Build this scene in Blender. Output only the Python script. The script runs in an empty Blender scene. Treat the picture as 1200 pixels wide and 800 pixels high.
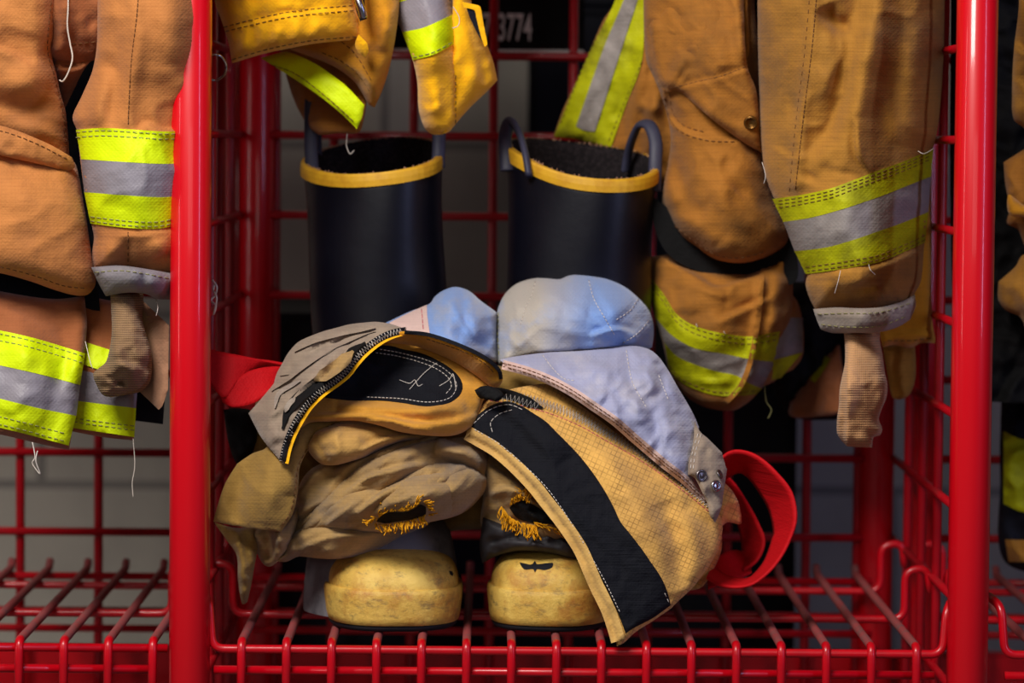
import bpy, math, random
import numpy as np
from mathutils import Vector, Matrix
from mathutils.geometry import delaunay_2d_cdt

random.seed(7)
C = bpy.context.scene.collection
# ------------------------------------------------------------------ camera
F = 4085.0                      # focal length in pixels of the 1200 px frame
CAM = np.array([-.074, -2.83, .407])
VPX, VPY = 575.0, 165.0         # where lines running straight into the locker meet
yaw = -math.atan((600 - VPX) / F)
pitch = math.atan((400 - VPY) / F)
roll = math.radians(.5)
Rm = (Matrix.Rotation(yaw, 3, 'Z') @ Matrix.Rotation(math.pi/2 - pitch, 3, 'X') @ Matrix.Rotation(roll, 3, 'Z'))
RN = np.array(Rm)
cam_d = bpy.data.cameras.new('camera')
cam = bpy.data.objects.new('camera', cam_d); C.objects.link(cam)
cam.matrix_world = Matrix.Translation(Vector(CAM)) @ Rm.to_4x4()
cam_d.sensor_width = 36; cam_d.lens = F * 36 / 1200
cam_d.clip_start = .05; cam_d.clip_end = 60
cam_d.dof.use_dof = True; cam_d.dof.focus_distance = 2.83; cam_d.dof.aperture_fstop = 5.0
bpy.context.scene.camera = cam

def P(x, y, Y):
    """point of the place that is seen at pixel x, y and stands at depth Y"""
    x = np.asarray(x, float); y = np.asarray(y, float); Y = np.asarray(Y, float)
    r = np.stack([(x - 600) / F, -(y - 400) / F, -np.ones_like(x)], -1) @ RN.T
    t = (Y - CAM[1]) / r[..., 1]
    return CAM + r * t[..., None]
def PV(x, y, Y): return Vector(P(x, y, Y))

# ------------------------------------------------------------------ materials
def lin(c): return tuple((v/255/12.92 if v/255 <= .04045 else ((v/255+.055)/1.055)**2.4) for v in c) + (1,)
class NT:
    def __init__(s, name):
        s.m = bpy.data.materials.new(name); s.m.use_nodes = True
        s.t = s.m.node_tree; s.n = s.t.nodes; s.l = s.t.links
        s.b = s.n['Principled BSDF']
    def add(s, k, **kw):
        n = s.n.new(k)
        for a, v in kw.items():
            if a in n.inputs: n.inputs[a].default_value = v
            else: setattr(n, a, v)
        return n
    def link(s, a, b): s.l.new(a, b)
    def noise(s, vec, scale, detail=4, rough=.6):
        n = s.add('ShaderNodeTexNoise'); n.inputs['Scale'].default_value = scale
        n.inputs['Detail'].default_value = detail; n.inputs['Roughness'].default_value = rough
        if vec is not None: s.link(vec, n.inputs['Vector'])
        return n.outputs['Fac']
    def ramp(s, fac, a, b):
        n = s.add('ShaderNodeMapRange'); n.clamp = True
        n.inputs['From Min'].default_value = a; n.inputs['From Max'].default_value = b
        s.link(fac, n.inputs['Value']); return n.outputs['Result']
    def mix(s, fac, a, b):
        n = s.add('ShaderNodeMix', data_type='RGBA')
        if isinstance(fac, (int, float)): n.inputs[0].default_value = fac
        else: s.link(fac, n.inputs[0])
        for v, i in ((a, 6), (b, 7)):
            if isinstance(v, tuple): n.inputs[i].default_value = v
            else: s.link(v, n.inputs[i])
        return n.outputs[2]
    def math(s, op, a, b=None):
        n = s.add('ShaderNodeMath', operation=op)
        for v, i in ((a, 0), (b, 1)):
            if v is None: continue
            if isinstance(v, (int, float)): n.inputs[i].default_value = v
            else: s.link(v, n.inputs[i])
        return n.outputs[0]
    def mapping(s, vec, scale=(1,1,1), rot=0):
        n = s.add('ShaderNodeMapping'); n.inputs['Scale'].default_value = scale
        n.inputs['Rotation'].default_value = (0, 0, rot); s.link(vec, n.inputs['Vector']); return n.outputs[0]
    def bump(s, h, strength, dist=.001, prev=None):
        n = s.add('ShaderNodeBump'); n.inputs['Strength'].default_value = strength
        n.inputs['Distance'].default_value = dist; s.link(h, n.inputs['Height'])
        if prev is not None: s.link(prev, n.inputs['Normal'])
        return n.outputs[0]

def fabric(name, base, dark, stain, stain_amt=.5, slub=.25, weave=900, rough=.85, grid=0, gridcol=None, sheen=.2, bumpk=.26, rot=0, ribs=0, seed=0, stain_scale=14, big=.75, patch=None):
    k = NT(name); base, dark, stain = lin(base), lin(dark), lin(stain)
    uv = k.add('ShaderNodeTexCoord').outputs['UV']
    m = k.mapping(uv, (1,1,1), rot)
    n1 = k.noise(k.mapping(uv, (1,1,1), seed), stain_scale, 6, .62)
    n2 = k.noise(k.mapping(m, (30, 700, 1)), 1, 3, .6)       # slubs along the weft
    n3 = k.noise(k.mapping(m, (700, 40, 1)), 1, 3, .6)
    n4 = k.noise(k.mapping(uv, (1.3,1,1), 2 + seed), stain_scale*.4, 4, .6)
    col = k.mix(k.math('MULTIPLY', k.ramp(n2, .42, .72), slub*.8), base, dark)
    col = k.mix(k.math('MULTIPLY', k.ramp(n3, .45, .75), slub*.3), col, dark)
    col = k.mix(k.math('MULTIPLY', k.ramp(n1, .5, .72), stain_amt), col, stain)
    col = k.mix(k.math('MULTIPLY', k.ramp(n4, .5, .7), stain_amt*big), col, dark)
    if patch:
        su = k.add('ShaderNodeSeparateXYZ'); k.link(uv, su.inputs[0])
        uu = k.math('ADD', su.outputs[0], k.math('MULTIPLY', n1, .03))
        pf_ = k.math('MULTIPLY', k.ramp(uu, patch[0], patch[1]), k.ramp(uu, patch[3], patch[2]))
        col = k.mix(k.math('MULTIPLY', pf_, k.ramp(n1, .15, .45)), col, stain)
    h = k.math('ADD', n2, k.math('MULTIPLY', n3, .5))
    sx = k.add('ShaderNodeSeparateXYZ'); k.link(m, sx.inputs[0])
    w1 = k.math('SINE', k.math('MULTIPLY', sx.outputs[0], weave*2))
    w2 = k.math('SINE', k.math('MULTIPLY', sx.outputs[1], weave*2))
    wv = k.math('MULTIPLY', w1, w2)
    if ribs:
        rb = k.math('SINE', k.math('MULTIPLY', sx.outputs[1], ribs))
        rc = k.math('SINE', k.math('MULTIPLY', sx.outputs[0], ribs*1.15))
        wv = k.math('ADD', rb, k.math('MULTIPLY', rc, .3))
        col = k.mix(k.ramp(wv, -1.2, .4), dark, col)
    if grid:
        gs = []
        for o in (0, 1):
            fr = k.math('FRACT', k.math('MULTIPLY', sx.outputs[o], grid))
            gs.append(k.math('LESS_THAN', fr, .2))
        g = k.math('MAXIMUM', gs[0], gs[1])
        g = k.math('MULTIPLY', g, k.ramp(k.noise(uv, 90, 2), .3, .62))
        col = k.mix(k.math('MULTIPLY', g, .55), col, lin(gridcol))
    k.link(col, k.b.inputs['Base Color'])
    b = k.bump(k.noise(uv, 24, 4, .6), .45, .006); b = k.bump(h, bumpk, .0012, b); b = k.bump(wv, .12 if not ribs else .4, .0004 if not ribs else .0008, b)
    b = k.bump(k.noise(uv, 60, 5, .65), .45, .002, b)
    k.link(b, k.b.inputs['Normal'])
    k.b.inputs['Roughness'].default_value = rough
    k.b.inputs['Specular IOR Level'].default_value = .25
    k.b.inputs['Sheen Weight'].default_value = sheen; k.b.inputs['Sheen Roughness'].default_value = .5
    return k.m
def plain(name, base, rough=.5, spec=.5, metal=0, var=None, vscale=30, amt=.5, bump=0, bscale=200, coat=0):
    k = NT(name)
    ob = k.add('ShaderNodeTexCoord').outputs['Object']
    col = lin(base)
    if var is not None:
        col = k.mix(k.math('MULTIPLY', k.ramp(k.noise(ob, vscale, 6, .65), .45, .7), amt), col, lin(var)); k.link(col, k.b.inputs['Base Color'])
    else: k.b.inputs['Base Color'].default_value = col
    k.b.inputs['Roughness'].default_value = rough; k.b.inputs['Metallic'].default_value = metal
    k.b.inputs['Specular IOR Level'].default_value = spec; k.b.inputs['Coat Weight'].default_value = coat
    k.b.inputs['Coat Roughness'].default_value = .09
    if bump: k.link(k.bump(k.noise(ob, bscale, 4), bump, .001), k.b.inputs['Normal'])
    return k.m

M = {}
M['tan'] = fabric('tan_duck_cloth', (196,126,66), (142,84,40), (118,74,50), .5, .34, seed=1, sheen=.08)
M['tan_in'] = fabric('brown_duck_cloth', (158,92,52), (112,62,36), (96,60,44), .4, .3, seed=4)
M['ochre'] = fabric('golden_duck_cloth', (255,186,0), (232,146,0), (190,114,8), .35, .22, seed=2)
M['ochre_in'] = fabric('golden_duck_cloth_worn', (208,140,20), (154,96,14), (116,74,24), .55, .28, seed=3)
M['worn'] = fabric('worn_tan_cloth', (174,120,44), (104,70,24), (84,62,42), .65, .42, seed=5, sheen=.08)
M['worn2'] = fabric('worn_brown_cloth', (168,108,38), (104,66,24), (78,56,32), .6, .36, seed=6, sheen=.08)
M['khaki'] = fabric('dusty_khaki_cloth', (168,134,82), (104,80,50), (104,94,88), .75, .42, seed=7, stain_scale=20)
M['olive'] = fabric('olive_tan_cloth', (150,116,54), (104,78,36), (96,74,40), .55, .38, seed=8)
M['ripstop'] = fabric('golden_ripstop_cloth', (224,172,88), (194,138,62), (172,130,78), .5, .2, grid=250, gridcol=(110,74,36), rot=.42, seed=9)
M['facing'] = fabric('golden_facing_cloth', (200,140,48), (150,100,34), (132,98,56), .6, .3, seed=10, stain_scale=22)
M['greytan'] = fabric('grey_tan_hem_cloth', (154,136,118), (104,88,74), (124,104,94), .65, .42, seed=11, stain_scale=24)
M['liner'] = fabric('lavender_quilt_liner', (160,162,190), (128,130,162), (190,184,188), .75, .3, seed=12, sheen=.3, stain_scale=26, big=.6)
M['liner_blue'] = fabric('blue_quilt_liner', (122,152,206), (98,128,188), (176,168,158), .85, .3, seed=13, sheen=.3, stain_scale=22, big=.3, patch=(.418,.430,.455,.500))
M['pinkbind'] = fabric('faded_pink_binding', (214,184,176), (176,140,132), (190,150,140), .5, .3, seed=14)
M['lime'] = fabric('lime_reflective_trim', (214,236,0), (190,212,0), (170,190,6), .3, .14, rough=.6, seed=15, sheen=0, bumpk=.2)
M['lime_dirty'] = fabric('soiled_lime_trim', (186,188,6), (132,130,14), (92,86,24), .8, .25, rough=.65, seed=16, sheen=0, bumpk=.25, stain_scale=24)
M['silver'] = fabric('silver_reflective_tape', (140,134,142), (120,114,124), (124,116,120), .4, .12, rough=.42, seed=17, sheen=0, bumpk=.2)
M['silver_dirty'] = fabric('soiled_silver_tape', (148,140,136), (106,98,96), (82,72,64), .8, .2, rough=.5, seed=18, sheen=0, bumpk=.25, stain_scale=24)
M['cuffgrey'] = fabric('grey_cuff_cloth', (132,126,132), (98,92,98), (96,88,88), .6, .3, seed=19, sheen=.05)
M['knit'] = fabric('beige_rib_knit', (150,118,84), (104,78,54), (120,92,66), .5, .2, ribs=3400, seed=20, sheen=.1)
M['knit2'] = fabric('tan_rib_knit', (204,154,106), (184,136,92), (160,116,76), .45, .2, ribs=3200, seed=21, sheen=.2)
M['leather'] = fabric('brown_suede', (160,116,88), (124,86,66), (120,84,64), .5, .1, seed=22)
M['navy'] = fabric('navy_lining_cloth', (16,17,30), (9,10,18), (12,12,18), .4, .3, seed=23, sheen=0)
M['velcro'] = fabric('navy_hook_and_loop', (11,12,21), (6,6,12), (17,18,26), .5, .4, seed=24, sheen=0, bumpk=.8)
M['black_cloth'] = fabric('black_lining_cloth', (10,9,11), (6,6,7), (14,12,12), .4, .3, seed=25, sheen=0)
M['strap_red'] = fabric('red_webbing', (190,0,14), (150,0,10), (160,4,12), .35, .2, rough=.75, seed=26, sheen=0)
M['thread_w'] = plain('pale_thread', (210,200,190), .8, .2)
M['thread_g'] = plain('grey_thread', (150,146,96), .8, .2)
M['thread_y'] = plain('golden_thread', (226,160,20), .8, .2)
M['cuffworn'] = fabric('worn_grey_cuff', (156,142,130), (110,98,88), (112,96,80), .6, .35, seed=34)
M['legfold'] = fabric('golden_khaki_fold', (190,146,78), (130,96,48), (124,104,80), .6, .38, seed=35)
M['edge_tan'] = fabric('pale_tan_edge_cloth', (214,172,98), (176,128,66), (160,120,76), .5, .3, seed=33)
M['thread_d'] = plain('dark_thread', (112,74,44), .8, .2)
M['thread_p'] = plain('rose_thread', (196,96,110), .8, .2)
M['fringe'] = plain('golden_frayed_yarn', (216,150,20), .85, .2)
M['red'] = plain('red_powder_coat', (206,0,20), .4, .3, 0, coat=.5)
M['redwire'] = plain('red_coated_wire', (190,0,20), .34, .4, 0, (110,16,24), 40, .3, coat=.2)
M['grille'] = plain('shaded_red_grille_wire', (168,0,18), .38, .4, 0, (100,12,20), 40, .35, coat=.15)  # red darkened: the shade inside the locker is put into the colour
M['dusty'] = plain('dusty_red_wire', (150,66,66), .6, .3, 0, (112,82,80), 60, .8)
M['rubber'] = plain('black_rubber', (6,6,16), .38, .32, 0, (11,11,22), 18, .7, .2, 60)
M['rubber_in'] = plain('black_boot_lining', (26,22,24), .95, .1, 0, (60,52,54), 300, .5, .4, 400)
M['loop'] = plain('slate_rubber_strap', (52,52,72), .55, .4, 0, (40,40,54), 40, .5, .2, 200)
M['rim'] = plain('yellow_rubber_rim', (212,160,34), .5, .4, 0, (170,110,20), 60, .6, .15, 300)
M['grey_rubber'] = plain('slate_grey_vamp', (122,118,122), .7, .2, 0, (70,68,76), 40, .8, .5, 120)
M['dark_vamp'] = plain('dark_grey_vamp', (56,54,58), .6, .3, 0, (36,34,38), 40, .8, .3, 120)
M['sole'] = plain('black_sole', (18,18,26), .6, .3)
M['steel'] = plain('bright_metal', (180,180,184), .25, .5, 1)
M['snap'] = plain('dark_snap_metal', (120,112,112), .3, .5, .9)
M['brass'] = plain('dull_brass', (120,84,40), .35, .5, .9)
M['board'] = plain('black_board', (14,12,14), .8, .2)
M['case'] = plain('black_case', (15,15,22), .7, .2, 0, (9,9,12), 20, .5)
M['white'] = plain('white_edge', (240,238,234), .6, .3)
M['letter'] = plain('pale_lettering', (236,232,230), .6, .3)
def toe_material():
    k = NT('yellow_toe_rubber'); ob = k.add('ShaderNodeTexCoord').outputs['Object']
    c = k.mix(k.ramp(k.noise(ob, 30, 6, .6), .4, .62), lin((232,194,96)), lin((206,160,66)))
    c = k.mix(k.math('MULTIPLY', k.ramp(k.noise(ob, 26, 5, .7), .5, .66), .75), c, lin((176,108,44)))
    c = k.mix(k.math('MULTIPLY', k.ramp(k.noise(k.mapping(ob, (1,1,2.5)), 48, 7, .75), .53, .66), .7), c, lin((116,92,62)))
    c = k.mix(k.math('MULTIPLY', k.ramp(k.noise(ob, 170, 5, .75), .58, .7), .4), c, lin((96,76,50)))
    k.link(c, k.b.inputs['Base Color']); k.b.inputs['Roughness'].default_value = .5
    k.link(k.bump(k.noise(ob, 150, 6, .75), .8, .0015), k.b.inputs['Normal']); return k.m
M['toe'] = toe_material()
def block_wall():
    k = NT('painted_block_wall'); ob = k.add('ShaderNodeTexCoord').outputs['Object']
    sx = k.add('ShaderNodeSeparateXYZ'); k.link(ob, sx.inputs[0])
    cx = k.add('ShaderNodeCombineXYZ'); k.link(sx.outputs[0], cx.inputs[0]); k.link(sx.outputs[2], cx.inputs[1])
    b = k.add('ShaderNodeTexBrick'); k.link(cx.outputs[0], b.inputs['Vector'])
    b.inputs['Scale'].default_value = 1; b.inputs['Brick Width'].default_value = .4; b.inputs['Row Height'].default_value = .2
    b.inputs['Mortar Size'].default_value = .006; b.inputs['Mortar Smooth'].default_value = .3
    b.inputs['Color1'].default_value = lin((168,160,148)); b.inputs['Color2'].default_value = lin((160,153,142)); b.inputs['Mortar'].default_value = lin((120,114,108))
    k.link(k.mix(k.math('MULTIPLY', k.ramp(k.noise(ob, 6, 6), .45, .7), .4), b.outputs[0], lin((122,116,110))), k.b.inputs['Base Color'])
    k.link(k.bump(b.outputs['Fac'], -.5, .004), k.b.inputs['Normal']); k.b.inputs['Roughness'].default_value = .8
    return k.m
M['wall'] = block_wall()
M['floor'] = plain('grey_concrete', (92,88,88), .6, .3, 0, (70,66,66), 8, .6)

# ------------------------------------------------------------------ object helpers
def link_mesh(name, verts, faces, mat, parent=None, smooth=True, uv=None, sharp=None):
    me = bpy.data.meshes.new(name)
    me.from_pydata([tuple(map(float, v)) for v in verts], [], [tuple(int(i) for i in f) for f in faces])
    if uv is not None:
        ul = me.uv_layers.new(name='UVMap'); li = np.empty(len(me.loops), int); me.loops.foreach_get('vertex_index', li)
        ul.data.foreach_set('uv', np.asarray(uv, np.float32)[li].ravel())
    if smooth: me.polygons.foreach_set('use_smooth', [True]*len(me.polygons))
    if sharp:
        for e in me.edges:
            if (min(e.vertices), max(e.vertices)) in sharp: e.use_edge_sharp = True
    me.update()
    me.materials.append(mat if not isinstance(mat, str) else M[mat])
    o = bpy.data.objects.new(name, me); C.objects.link(o)
    if parent is not None:
        o.parent = parent; o.matrix_parent_inverse = Matrix.Translation(-parent.location)
    return o
def thing(name, label, cat, loc, group=None):
    o = bpy.data.objects.new(name, None); C.objects.link(o); o.location = loc; o.empty_display_size = .05
    o['label'] = label; o['category'] = cat
    if group: o['group'] = group
    return o
def tag(o, label=None, cat=None, group=None, kind=None):
    for k, v in (('label', label), ('category', cat), ('group', group), ('kind', kind)):
        if v: o[k] = v
    return o

# ---- tubes
def tube_geo(pts, r, seg=12, flat=None, ref=None, caps=True):
    """swept tube; r a number or one per point; flat=(a,b) makes the section an ellipse"""
    pts = [Vector(p) for p in pts]; n = len(pts); V = []; Fc = []
    T = []
    for i in range(n):
        a = pts[max(i-1,0)]; b = pts[min(i+1,n-1)]; T.append((b-a).normalized())
    u = Vector(ref) if ref else (Vector((0,0,1)) if abs(T[0].z) < .9 else Vector((1,0,0)))
    for i in range(n):
        u = (u - T[i]*u.dot(T[i])).normalized(); w = T[i].cross(u)
        ri = r[i] if hasattr(r, '__len__') else r
        a, b = flat if flat else (ri, ri)
        for k in range(seg):
            t = 2*math.pi*k/seg; V.append(pts[i] + u*(a*math.cos(t)) + w*(b*math.sin(t)))
    for i in range(n-1):
        for k in range(seg):
            Fc.append((i*seg+k, i*seg+(k+1)%seg, (i+1)*seg+(k+1)%seg, (i+1)*seg+k))
    if caps: Fc.append(tuple(range(seg))[::-1]); Fc.append(tuple((n-1)*seg+k for k in range(seg)))
    return V, Fc
def merge(geos):
    V, Fc = [], []
    for v, f in geos:
        o = len(V); V += list(v); Fc += [tuple(i+o for i in q) for q in f]
    return V, Fc
def smooth_path(pts, n=8):
    pts = [Vector(p) for p in pts]; out = []
    for i in range(len(pts)-1):
        p0 = pts[max(i-1,0)]; p1 = pts[i]; p2 = pts[i+1]; p3 = pts[min(i+2,len(pts)-1)]
        for k in range(n):
            t = k/n
            out.append(.5*((2*p1)+(p2-p0)*t+(2*p0-5*p1+4*p2-p3)*t*t+(3*p1-p0-3*p2+p3)*t**3))
    out.append(pts[-1]); return out
def tube(name, pts, r, mat, parent=None, seg=12, smooth_n=0, flat=None, ref=None):
    if smooth_n: pts = smooth_path(pts, smooth_n)
    v, f = tube_geo(pts, r, seg, flat, ref); return link_mesh(name, v, f, mat, parent)
def fillet(pts, rad, n=6):
    """round the corners of a polyline (bent wire)"""
    pts = [Vector(p) for p in pts]; out = [pts[0]]
    for i in range(1, len(pts)-1):
        a = (pts[i-1]-pts[i]); b = (pts[i+1]-pts[i]); r = min(rad, a.length*.49, b.length*.49)
        p0 = pts[i]+a.normalized()*r; p2 = pts[i]+b.normalized()*r
        for k in range(n+1):
            t = k/n; out.append(p0*(1-t)**2 + pts[i]*2*t*(1-t) + p2*t*t)
    out.append(pts[-1]); return out

# ---- numeric helpers
_perm = np.random.RandomState(3).rand(4096)
def vnoise(x, y, seed=0):
    """smooth value noise, about -1..1"""
    xi = np.floor(x).astype(int); yi = np.floor(y).astype(int); fx = x-xi; fy = y-yi
    fx = fx*fx*fx*(fx*(fx*6-15)+10); fy = fy*fy*fy*(fy*(fy*6-15)+10)
    h = lambda a, b: _perm[(a*73 + b*1361 + seed*977 + (a*b)*7) % 4096]
    return 2*((h(xi,yi)*(1-fx)+h(xi+1,yi)*fx)*(1-fy)+(h(xi,yi+1)*(1-fx)+h(xi+1,yi+1)*fx)*fy)-1
def spline(pts, step, closed=True):
    """catmull-rom through pixel points; a third value 1 marks a corner"""
    n = len(pts); out = []
    q = [np.array(p[:2], float) for p in pts]; cn = [len(p) > 2 and bool(p[2]) for p in pts]
    for i in range(n if closed else n-1):
        p1, p2 = q[i], q[(i+1) % n]
        p0 = p1 if (cn[i] or (not closed and i == 0)) else q[i-1]
        p3 = p2 if (cn[(i+1) % n] or (not closed and i == n-2)) else q[(i+2) % n]
        L = np.linalg.norm(p2-p1); k = max(1, int(round(L/step)))
        d0 = np.linalg.norm(p1-p0); d2 = np.linalg.norm(p3-p2)
        m1 = (p2-p0)/(d0+L+1e-9)*L if d0 > 1e-6 else (p2-p1)
        m2 = (p3-p1)/(d2+L+1e-9)*L if d2 > 1e-6 else (p2-p1)
        for j in range(k):
            t = j/k
            out.append((2*t**3-3*t*t+1)*p1+(t**3-2*t*t+t)*m1+(-2*t**3+3*t*t)*p2+(t**3-t*t)*m2)
    if not closed: out.append(q[-1])
    return np.array(out)
def seg_dist(x, y, poly, closed):
    """distance to a polyline, signed side and place along it"""
    a = poly; b = np.roll(poly, -1, 0)
    if not closed: a = a[:-1]; b = b[:-1]
    best = np.full(x.shape, 1e9); side = np.zeros(x.shape); along = np.zeros(x.shape); m = len(a)
    for i in range(m):
        d = b[i]-a[i]; L2 = d@d+1e-9
        px = x-a[i,0]; py = y-a[i,1]; t = np.clip((px*d[0]+py*d[1])/L2, 0, 1)
        dx = px-t*d[0]; dy = py-t*d[1]; dd = dx*dx+dy*dy
        u = dd < best
        best = np.where(u, dd, best); side = np.where(u, np.sign(d[0]*py-d[1]*px), side); along = np.where(u, (i+t)/m, along)
    return np.sqrt(best), side, along
def inside(x, y, poly):
    r = np.zeros(x.shape, bool); n = len(poly)
    for i in range(n):
        x1, y1 = poly[i]; x2, y2 = poly[(i+1) % n]
        if y1 == y2: continue
        c = ((y1 > y) != (y2 > y)) & (x < (x2-x1)*(y-y1)/(y2-y1)+x1); r ^= c
    return r
def tps(ctrl):
    c = np.array(ctrl, float)
    if len(c) < 3: return lambda x, y: np.full(np.shape(x), c[:,2].mean())
    X = c[:,:2]/100; n = len(c)
    U = lambda r2: np.where(r2 > 1e-12, r2*np.log(r2+1e-12), 0)
    K = U(((X[:,None]-X[None])**2).sum(-1)) + np.eye(n)*.02
    Pm = np.hstack([np.ones((n,1)), X]); A = np.block([[K, Pm],[Pm.T, np.zeros((3,3))]]); A += np.eye(n+3)*1e-9
    w = np.linalg.solve(A, np.concatenate([c[:,2], np.zeros(3)]))
    def f(x, y):
        x = np.asarray(x, float)/100; y = np.asarray(y, float)/100; r = w[n]+w[n+1]*x+w[n+2]*y
        for i in range(n): r = r + w[i]*U((x-X[i,0])**2+(y-X[i,1])**2)
        return r
    return f

# ---- cloth
def ridge(pts, a, w, taper=True): return ('r', pts, a, w, taper)
def crease(pts, a, w, taper=True): return ('s', pts, a, w, taper)   # raised lip on the right of the walk (y down), hollow on the left
class Sheet:
    """a piece of cloth: outline seen from the front, depth by control points, folds, and a back"""
    def __init__(s, outline, ctrl, step=4., rnd=None, folds=(), wr=None, back=.003, pillow=None, off=0, seed=0, raw=False):
        s.poly = np.array(outline, float) if raw else spline(outline, step)
        s.step = step; s.rnd = rnd; s.folds = []; s.wr = wr; s.back = back; s.pillow = pillow; s.off = off; s.seed = seed
        s.par = ctrl if isinstance(ctrl, Sheet) else None
        s.base = None if s.par else (tps(ctrl) if not isinstance(ctrl, (int, float)) else (lambda x, y: np.full(np.shape(x), float(ctrl))))
        for f in folds: s.folds.append((f[0], spline([p[:2] for p in f[1]], 6, False), f[2]*1.7, f[3], f[4]))
        if wr and not s.par: s.wr = (wr[0]*1.6,)+tuple(wr[1:])
    def edge(s, x, y):
        d, _, _ = seg_dist(x, y, s.poly, True); return np.where(inside(x, y, s.poly), d, 0)
    def Y(s, x, y):
        x = np.asarray(x, float); y = np.asarray(y, float)
        Y = s.par.Y(x, y)-s.off if s.par else s.base(x, y)-s.off
        if s.rnd:
            R, m = s.rnd; d = np.clip(s.edge(x, y)/R, 0, 1); Y = Y + m*(1-np.sqrt(1-(1-d)**2))
        for k, pl, a, w, tp in s.folds:
            d, sd, t = seg_dist(x, y, pl, False)
            A = a*(np.sin(np.pi*np.clip(t, 0, 1))**.55 if tp else 1)
            end = np.where((t <= .001)|(t >= .999), np.exp(-(d/(w*.6))**2), 1) if tp else 1
            if k == 'r': Y = Y - A*np.exp(-(d/w)**2)
            else:
                q = sd*d
                hi = np.exp(-np.maximum(q,0)/w); lo = np.exp(-np.maximum(-q,0)/(w*.45))
                s01 = .5+.5*np.tanh(q/2.2)
                Y = Y - A*(s01*hi - (1-s01)*lo*.7)
        if s.wr:
            amp, sc, st, ang = s.wr; ca, sa = math.cos(ang), math.sin(ang)
            u = (x*ca+y*sa)/sc/st; v = (-x*sa+y*ca)/sc
            wx = vnoise(u*.7+3.1, v*.7+s.seed, s.seed)*.8
            n = vnoise(u+wx, v+wx*.7, s.seed+1)
            rr = 1-np.abs(vnoise(u*1.6+wx, v*1.6-wx, s.seed+2))*2
            Y = Y - amp*(n*.7+rr*.35+vnoise(u*3.1, v*3.1, s.seed+5)*.22)
        return Y
    def geo(s):
        B = s.poly; nb = len(B); st = s.step
        x0, y0 = B.min(0); x1, y1 = B.max(0)
        gy = np.arange(y0, y1, st*.87); gx = np.arange(x0, x1+st, st)
        G = np.array([(x+(st/2 if i % 2 else 0), y) for i, y in enumerate(gy) for x in gx]) if len(gy) and len(gx) else np.zeros((0,2))
        if len(G):
            d = s.edge(G[:,0], G[:,1]); G = G[d > st*.55]
        pts = np.vstack([B, G]) if len(G) else B
        sc = 100.
        ov, oe, of, *_ = delaunay_2d_cdt([Vector((p[0]/sc, p[1]/sc)) for p in pts], [(i, (i+1) % nb) for i in range(nb)], [], 1, 1e-6)
        xy = np.array([(v.x*sc, v.y*sc) for v in ov]); n = len(xy)
        Yf = s.Y(xy[:,0], xy[:,1])
        if s.pillow:
            m, R = s.pillow; d = np.clip(s.edge(xy[:,0], xy[:,1])/R, 0, 1); th = .002 + m*np.sqrt(np.clip(1-(1-d)**2, 0, 1))
        else: th = np.full(n, s.back)
        Vf = P(xy[:,0], xy[:,1], Yf); Vb = P(xy[:,0], xy[:,1], Yf+th)
        if s.pillow:                                             # the hidden back is smooth
            e = s.base(xy[:,0], xy[:,1]) if s.base else Yf
            Vb = P(xy[:,0], xy[:,1], np.maximum(Yf+.002, e + (s.rnd[1] if s.rnd else 0) + th))
        faces = []; cnt = {}
        for f in of:
            f = list(f)
            a, b, c = xy[f[0]], xy[f[1]], xy[f[2]]
            if (b[0]-a[0])*(c[1]-a[1])-(b[1]-a[1])*(c[0]-a[0]) > 0: f = f[::-1]     # image y runs down: face the viewer
            faces.append(tuple(f))
            for i in range(3): cnt[(f[i], f[(i+1)%3])] = 1
        out = list(faces) + [tuple(i+n for i in f[::-1]) for f in faces]; sharp = set()
        for (a, b) in cnt:
            if (b, a) not in cnt:
                out.append((b, a, a+n, b+n)); sharp.add((min(a,b), max(a,b))); sharp.add((min(a,b)+n, max(a,b)+n))
        uv = np.vstack([xy, xy])/1430.; uv[:,1] *= -1
        return np.vstack([Vf, Vb]), out, uv, (set() if s.pillow else sharp)
def cloth(name, sheets, mat, parent=None, label=None):
    if isinstance(sheets, Sheet): sheets = [sheets]
    V, Fc, U, S = [], [], [], set(); o = 0
    for sh in sheets:
        v, f, u, sp = sh.geo(); V.append(v); U.append(u)
        Fc += [tuple(i+o for i in q) for q in f]; S |= {(a+o, b+o) for a, b in sp}; o += len(v)
    ob = link_mesh(name, np.vstack(V), Fc, mat, parent, True, np.vstack(U), S)
    if label: ob['label'] = label
    for sh_ in sheets: sh_.ob = ob
    return ob
def band(par, top, bot, off=.0016, step=4., seed=0, wr=(.0006, 30, 1, 0)):
    """strip of trim sewn on a piece of cloth between two pixel lines"""
    a = spline(top, step, False); b = spline(bot, step, False)[::-1]
    L = []
    for l in (a, b): L += list(l)
    e1 = spline([a[-1], b[0]], step, False)[1:-1]; e2 = spline([b[-1], a[0]], step, False)[1:-1]
    return Sheet(np.array(list(a)+list(e1)+list(b)+list(e2)), par, step, back=off+.0012, off=off, raw=True, wr=wr, seed=seed)
def strip(par, pts, w, off=.0016, step=4., taper=False):
    c = spline(pts, step, False); d = np.gradient(c, axis=0); n = np.stack([-d[:,1], d[:,0]], -1); n /= np.linalg.norm(n, axis=1)[:,None]+1e-9
    ww = np.full(len(c), w/2.)
    if taper: ww = ww*np.clip(np.sin(np.linspace(0.05, np.pi-.05, len(c)))*1.6, .2, 1)
    return Sheet(np.array(list(c+n*ww[:,None])+list((c-n*ww[:,None])[::-1])), par, step, back=off+.001, off=off, raw=True)
def on(par, pts, off=.0008, step=3):
    c = spline(pts, step, False); return P(c[:,0], c[:,1], par.Y(c[:,0], c[:,1])-off)
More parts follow.
